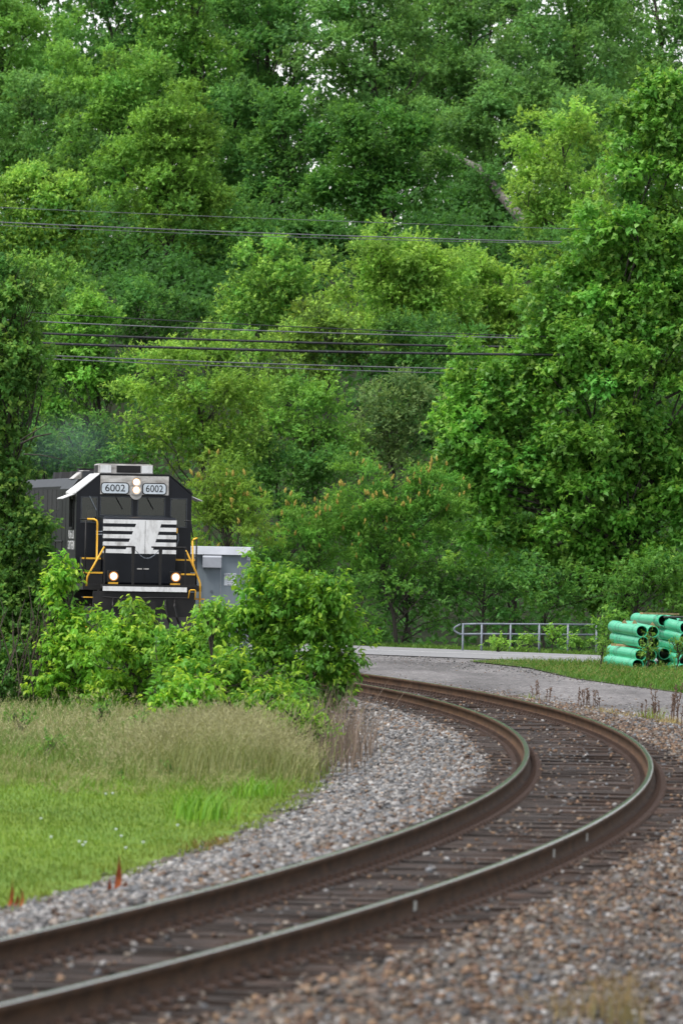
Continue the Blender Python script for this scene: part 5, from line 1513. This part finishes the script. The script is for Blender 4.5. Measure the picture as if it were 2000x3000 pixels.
# small tussocks running forward into the lawn
nt_ = 46
tx = rng.uniform(-4.4, -0.9, nt_); ty = 100 + 9.5 * rng.random(nt_) ** 0.6
I = rng.integers(0, nt_, 3600); n = len(I)
p = np.stack([tx[I] + rng.normal(0, 0.10, n), ty[I] + rng.normal(0, 0.35, n), np.full(n, LAWN_Z - 0.03)], -1)
hh2 = (0.07 + 0.26 * rng.random(nt_) * np.clip((ty - 99) / 9, 0.15, 1))[I]
k = np.hypot(p[:, 0] - XC, p[:, 1] - YC) - R0 < -3.5; p, hh2 = p[k], hh2[k]; n = len(p)
blades('meadow_grass', p, hh2 * (0.5 + 0.6 * rng.random(n)), 0.003 + 0.003 * rng.random(n), gcol(n, (0.11, 0.20, 0.03), (0.25, 0.28, 0.09)), 0.7, 'grass', (0.3, 0.08, 0.008, (0.33, 0.32, 0.16)), label='small grass tussocks running forward into the lawn')
# ragged fringe where the lawn runs into the meadow
p = field(11000, 101.5, 117, lambda y: edge_f(y) - 0.35, LAWN_Z - 0.03); n = len(p)
wav = 107.5 + 2.6 * np.sin(p[:, 0] * 1.7 + 0.6) + 1.4 * np.sin(p[:, 0] * 4.1)
k = (p[:, 1] > wav + rng.normal(0, 1.3, n)); p, wav = p[k], wav[k]; n = len(p)
ft = np.clip((p[:, 1] - wav) / 6.0, 0.1, 1)
cc = gcol(n, (0.10, 0.20, 0.026), (0.19, 0.27, 0.05)); tw_ = (rng.random((n, 1)) < 0.35)
cc = np.where(tw_, gcol(n, (0.20, 0.22, 0.08), (0.30, 0.29, 0.12)), cc)
blades('meadow_fringe', p, 0.06 + (0.10 + 0.26 * rng.random(n)) * ft, 0.0035 + 0.004 * rng.random(n), cc, 0.7, 'grass', label='uneven green grass fringe between lawn and meadow')
# dry stems by the hedge end
bp = gnd(975, 2215, -0.42)
n = 420
p = np.stack([bp.x + rng.normal(0, 0.32, n), bp.y + rng.normal(0, 4.0, n), np.full(n, -0.5)], -1)
blades('dry_stems', p, 0.5 + 0.75 * rng.random(n), 0.004 + 0.004 * rng.random(n), gcol(n, (0.13, 0.10, 0.085), (0.26, 0.20, 0.16)), 0.35, 'drygrass', label='dry greyish stems standing at the end of the hedge')
# small bright forb
tree('goldenrod_bush', 'small bright yellow green bush in the grass at the hedge end', 'bush', None, 117, 855, [(870, 2105, 75, 60), (805, 2150, 45, 45), (920, 2140, 55, 55)], (0.11, 0.25, 0.025), (0.22, 0.36, 0.03), (0.06, 0.4), per=500, rc=0.15, trunk=0.012, nb=24, gz=-0.5, leafmat='grass', nl=6, droop=-0.3)
# grass tufts standing in the lawn
for (px, py, cnt_, hh_, lab) in ((590, 2395, 260, 0.42, 'tuft of long bright grass blades in the lawn near the ballast'), (740, 2330, 160, 0.3, 'smaller tuft of grass by the lawn edge'), (230, 2300, 90, 0.18, 'low tuft of grass at the meadow front, left side'), (660, 2480, 200, 0.13, 'brownish weed patch at the tip of the lawn')):
    b = gnd(px, py, LAWN_Z)
    p = np.stack([b.x + rng.normal(0, 0.16, cnt_), b.y + rng.normal(0, 0.8, cnt_), np.full(cnt_, LAWN_Z - 0.03)], -1)
    cc = gcol(cnt_, (0.10, 0.25, 0.02), (0.19, 0.35, 0.03)) if 'brown' not in lab else gcol(cnt_, (0.16, 0.15, 0.03), (0.22, 0.13, 0.05))
    o = blades('grass_tuft', p - np.array(b), hh_ * (0.5 + 0.6 * rng.random(cnt_)), 0.006 + 0.005 * rng.random(cnt_), cc, 0.6, 'grass', label=lab)
    o.location = b
# clover flowers
for (px, py) in ((150, 2455), (250, 2470), (232, 2468), (243, 2478), (368, 2486), (340, 2432), (355, 2452), (420, 2470), (310, 2328), (330, 2326), (120, 2400), (520, 2420)):
    b = gnd(px, py, LAWN_Z + 0.05)
    mb = MB()
    for k in range(7):
        a = k * 0.9
        mb.tube([(0, 0, 0), (0.014 * math.cos(a), 0.014 * math.sin(a), 0.014)], [0.008, 0.004], 4)
    mb.tube([(0, 0, -0.07), (0, 0, 0)], 0.003, 4, 1)
    o = mb.build('clover_flower', [M['paper'], M['stalk']]); o.location = b
    tag(o, 'small white clover flower head in the mown lawn', 'flower', 'white clover flowers in the lawn')
# grass island by the pipes
P4 = [gnd(1372, 1938, -0.345), gnd(1480, 1934, -0.345), gnd(1790, 1948, -0.345), gnd(2060, 1962, -0.345), gnd(2060, 2040, -0.345), gnd(1850, 2012, -0.345), gnd(1690, 1990, -0.345), gnd(1550, 1958, -0.345)]
o = MB().add([v + Vector((0, 0, 0.012)) for v in P4], [tuple(range(len(P4)))]).build('grass_island', M['meadow']); tag(o, kind='structure')
def inside(x, y, poly):
    r = np.zeros(len(x), bool); j = len(poly) - 1
    for i in range(len(poly)):
        xi, yi, xj, yj = poly[i].x, poly[i].y, poly[j].x, poly[j].y
        r ^= ((yi > y) != (yj > y)) & (x < (xj - xi) * (y - yi) / (yj - yi + 1e-12) + xi); j = i
    return r
xs_ = rng.uniform(min(v.x for v in P4), max(v.x for v in P4), 60000); ys_ = rng.uniform(min(v.y for v in P4), max(v.y for v in P4), 60000)
k = inside(xs_, ys_, P4); xs_, ys_ = xs_[k][:15000], ys_[k][:15000]; n = len(xs_)
p = np.stack([xs_, ys_, np.full(n, -0.35)], -1)
ed = np.clip((xs_ - 3.0) / 3.0, 0.35, 1.2)
blades('island_grass', p, (0.06 + 0.15 * rng.random(n)) * ed, 0.006 + 0.005 * rng.random(n), gcol(n, (0.05, 0.145, 0.016), (0.11, 0.22, 0.026)), 0.6, 'grass', (0.12, 0.06, 0.015, (0.24, 0.25, 0.08)), label='green grass and weeds growing round the pipe stacks')
# weeds among the pipes
for (px, py, w, h, lab) in ((1900, 1905, 22, 45, 'tall weed in front of the pipe mouths'), (1985, 1920, 25, 60, 'tall weed by the right pipe stack at the picture edge'), (1765, 1910, 14, 35, 'slim pale weed left of the pipes by the road'), (1950, 1985, 60, 30, 'low weed thicket at the foot of the right stack')):
    tree('weed', lab, 'weed', 'weeds growing by the pipe stacks', 199, px, [(px, py, w, h)], (0.075, 0.17, 0.022), (0.15, 0.26, 0.04), (0.07, 0.35), per=420, rc=0.15, trunk=0.008, nb=14, gz=-0.4, leafmat='grass', nl=6, droop=0.0)
# verge grass behind the road
n = 9000
u = rng.random(n) * 1.9 - 0.5
a0 = np.array(f0); a1 = np.array(f1)
p = a0 + (a1 - a0) * u[:, None] + np.stack([rng.random(n) * 0.3, rng.random(n) ** 1.5 * 7.0, np.full(n, -0.05)], -1)
blades('verge_grass', p, 0.05 + 0.13 * rng.random(n), 0.007 + 0.005 * rng.random(n), gcol(n, (0.06, 0.15, 0.018), (0.13, 0.23, 0.03)), 0.6, 'grass', label='grass verge along the far edge of the road')
# dead weeds by the gravel lot
def dead_weed(px, py, hpx, nst, lab, col='vine', spread=0.12):
    b = gnd(px, py, -0.34); s_ = F / b.y
    r_ = empty('dead_weed', b); tag(r_, lab, 'weed', 'dead weeds along the gravel edge')
    for i in range(nst):
        h = hpx / s_ * rnd.uniform(0.45, 1.0); x = rnd.gauss(0, spread); y = rnd.gauss(0, 0.5)
        lean = rnd.uniform(-.15, .15)
        mb = MB().tube([(x, y, -0.03), (x + lean * h * .4, y, h * 0.5), (x + lean * h, y, h)], [0.007, 0.006, 0.004], 4)
        for k in range(int(h * 40)):
            z = h * rnd.uniform(0.35, 1.0); a = rnd.uniform(0, 6.28); l = rnd.uniform(0.015, 0.045)
            c = Vector((x + lean * z, y, z))
            mb.tube([c, c + Vector((l * math.cos(a), l * math.sin(a), l * 0.7))], [0.009, 0.004], 4)
        mb.build('stalk', M[col], r_)
M['dead'] = mat_mottle('dead_stalk', (0.07, 0.042, 0.028), (0.19, 0.12, 0.085), 14, 0.9, bstr=0)
dead_weed(1575, 2058, 75, 4, 'tall thin brown dead weed beside the outer rail', 'dead', 0.07)
dead_weed(1605, 2062, 55, 3, 'leaning brown dead weed right of the tall thin one', 'dead', 0.05)
dead_weed(1715, 2080, 72, 9, 'cluster of dark brown dead dock stalks beside the track', 'dead', 0.10)
dead_weed(1745, 2076, 55, 4, 'short brown dock stalks right of the dark cluster', 'dead', 0.04)
dead_weed(1905, 2105, 60, 8, 'wiry grey dead weed at the gravel edge', 'dead', 0.12)
dead_weed(1985, 2120, 120, 16, 'tall pale dead stems at the right picture edge', 'dead', 0.14)
for (px, py, nn_, lab) in ((1770, 2098, 130, 'straw coloured grass tuft beside the dock stalks'), (1830, 2110, 80, 'small yellowish grass tuft by the gravel lot'), (1905, 2110, 110, 'wiry green grass tuft at the right of the gravel edge'), (1555, 2055, 60, 'small yellow green weed beside the outer rail'), (1960, 2125, 150, 'brownish dry grass clump at the right picture edge')):
    b = gnd(px, py, -0.36)
    p = np.stack([rng.normal(0, 0.13, nn_), rng.normal(0, 0.7, nn_), np.full(nn_, -0.02)], -1)
    cc = gcol(nn_, (0.30, 0.24, 0.09), (0.42, 0.34, 0.15)) if 'green' not in lab else gcol(nn_, (0.12, 0.18, 0.03), (0.22, 0.27, 0.05))
    o = blades('dry_grass_tuft', p, 0.08 + 0.16 * rng.random(nn_) * (1.5 if 'wiry' in lab else 1), 0.004 + 0.003 * rng.random(nn_), cc, 0.8, 'drygrass', label=lab)
    o.location = b
# blurred weeds in the right foreground
for (px, py, nn_, hh_, lab) in ((1830, 2990, 120, 0.32, 'thin tan weed in the right foreground ballast'), (1740, 2975, 60, 0.26, 'small tan weed left of the foreground one'), (1640, 2990, 40, 0.2, 'tiny dry weed at the bottom of the ballast'), (1880, 2815, 30, 0.06, 'tiny green weed in the right ballast')):
    b = gnd(px, py, -0.34)
    p = np.stack([rng.normal(0, 0.07, nn_), rng.normal(0, 0.4, nn_), np.full(nn_, -0.02)], -1)
    o = blades('foreground_weed', p, hh_ * (0.4 + 0.6 * rng.random(nn_)), 0.002 + 0.002 * rng.random(nn_), gcol(nn_, (0.20, 0.19, 0.09), (0.30, 0.22, 0.10)), 0.35, 'drygrass', (0.8, 0.05, 0.012, (0.26, 0.19, 0.10)), label=lab)
    o.location = b
# rust orange dead leaves standing in the ballast
def rust_plant(px, py, blades_, lab):
    b = gnd(px, py, -0.36); s_ = F / b.y
    r_ = empty('withered_plant', b); tag(r_, lab, 'plant', 'withered orange plants at the ballast edge')
    for (x0, x1, h, w, tw) in blades_:
        mb = MB(); n = 7; vs = []
        for i in range(n + 1):
            u = i / n
            wd = 1.35 * w / s_ * (0.35 + 0.65 * math.sin(math.pi * min(1, 0.15 + u * 0.85))) * (1 - u ** 4)
            c = Vector(((x0 + (x1 - x0) * u + 3 * math.sin(u * 5)) / s_, 0.05 * math.sin(u * 3 + tw), h / s_ * u))
            e = Vector((math.cos(tw + u), math.sin(tw + u), 0)) * wd * 0.5
            th = Vector((0, 0.006, 0))
            vs += [c - e - th, c + e - th, c + e + th, c - e + th]
        fs = []
        for i in range(n):
            for k in range(4):
                k2 = (k + 1) % 4
                fs.append((i * 4 + k, i * 4 + k2, i * 4 + 4 + k2, i * 4 + 4 + k))
        fs += [(3, 2, 1, 0), (4 * n, 4 * n + 1, 4 * n + 2, 4 * n + 3)]
        mb.add(vs, fs).build('leaf', M['rust_orange'], r_)
rust_plant(338, 2620, [(0, 14, 118, 16, 0.2), (-24, -14, 52, 14, 0.5), (10, 38, 42, 17, 0.1), (-8, 6, 30, 16, 0.9)], 'rust orange withered plant with one tall blade beside the inner rail')
rust_plant(32, 2655, [(-6, 8, 78, 9, 0.3), (10, 24, 36, 12, 0.5), (28, 34, 58, 7, 0.2), (-2, 6, 40, 9, 0.8)], 'small rust orange withered plant at the left picture edge')
# ------------------------------------------------------------------ exhaust smoke drifting over the hood
sm_m, sn, sout = new_mat('exhaust_smoke')
pv = sn.nodes.new('ShaderNodeVolumePrincipled')
pv.inputs['Color'].default_value = (0.36, 0.52, 0.62, 1)
sv_ = coords(sn)
nf = noise(sn, sv_, 0.9, 3)
ln = sn.nodes.new('ShaderNodeVectorMath'); ln.operation = 'LENGTH'
sc_ = sn.nodes.new('ShaderNodeVectorMath'); sc_.operation = 'MULTIPLY'; sc_.inputs[1].default_value = (1 / 1.75, 1 / 3.0, 1 / 0.95)
sn.links.new(sv_, sc_.inputs[0]); sn.links.new(sc_.outputs[0], ln.inputs[0])
fo = ramp(sn, ln.outputs['Value'], [(0.0, (1, 1, 1)), (1.0, (0, 0, 0))])
mm = mixc(sn, 1.0, fo, ramp(sn, nf, [(0.35, (0.25,) * 3), (0.7, (1,) * 3)]), 'MULTIPLY')
ml = sn.nodes.new('ShaderNodeMath'); ml.operation = 'MULTIPLY'; ml.inputs[1].default_value = 0.06
sn.links.new(mm, ml.inputs[0]); sn.links.new(ml.outputs[0], pv.inputs['Density'])
sn.links.new(pv.outputs[0], sout.inputs['Volume'])
bm = bmesh.new(); bmesh.ops.create_icosphere(bm, subdivisions=3, radius=1.0)
bmesh.ops.scale(bm, vec=(1.75, 3.0, 0.95), verts=bm.verts)
me = bpy.data.meshes.new('exhaust_smoke'); bm.to_mesh(me); bm.free(); me.materials.append(sm_m)
o = bpy.data.objects.new('exhaust_smoke', me); link(o); o.location = at(205, 1300, 219)
tag(o, 'thin bluish exhaust smoke drifting above the locomotive hood', 'smoke', None, 'stuff')
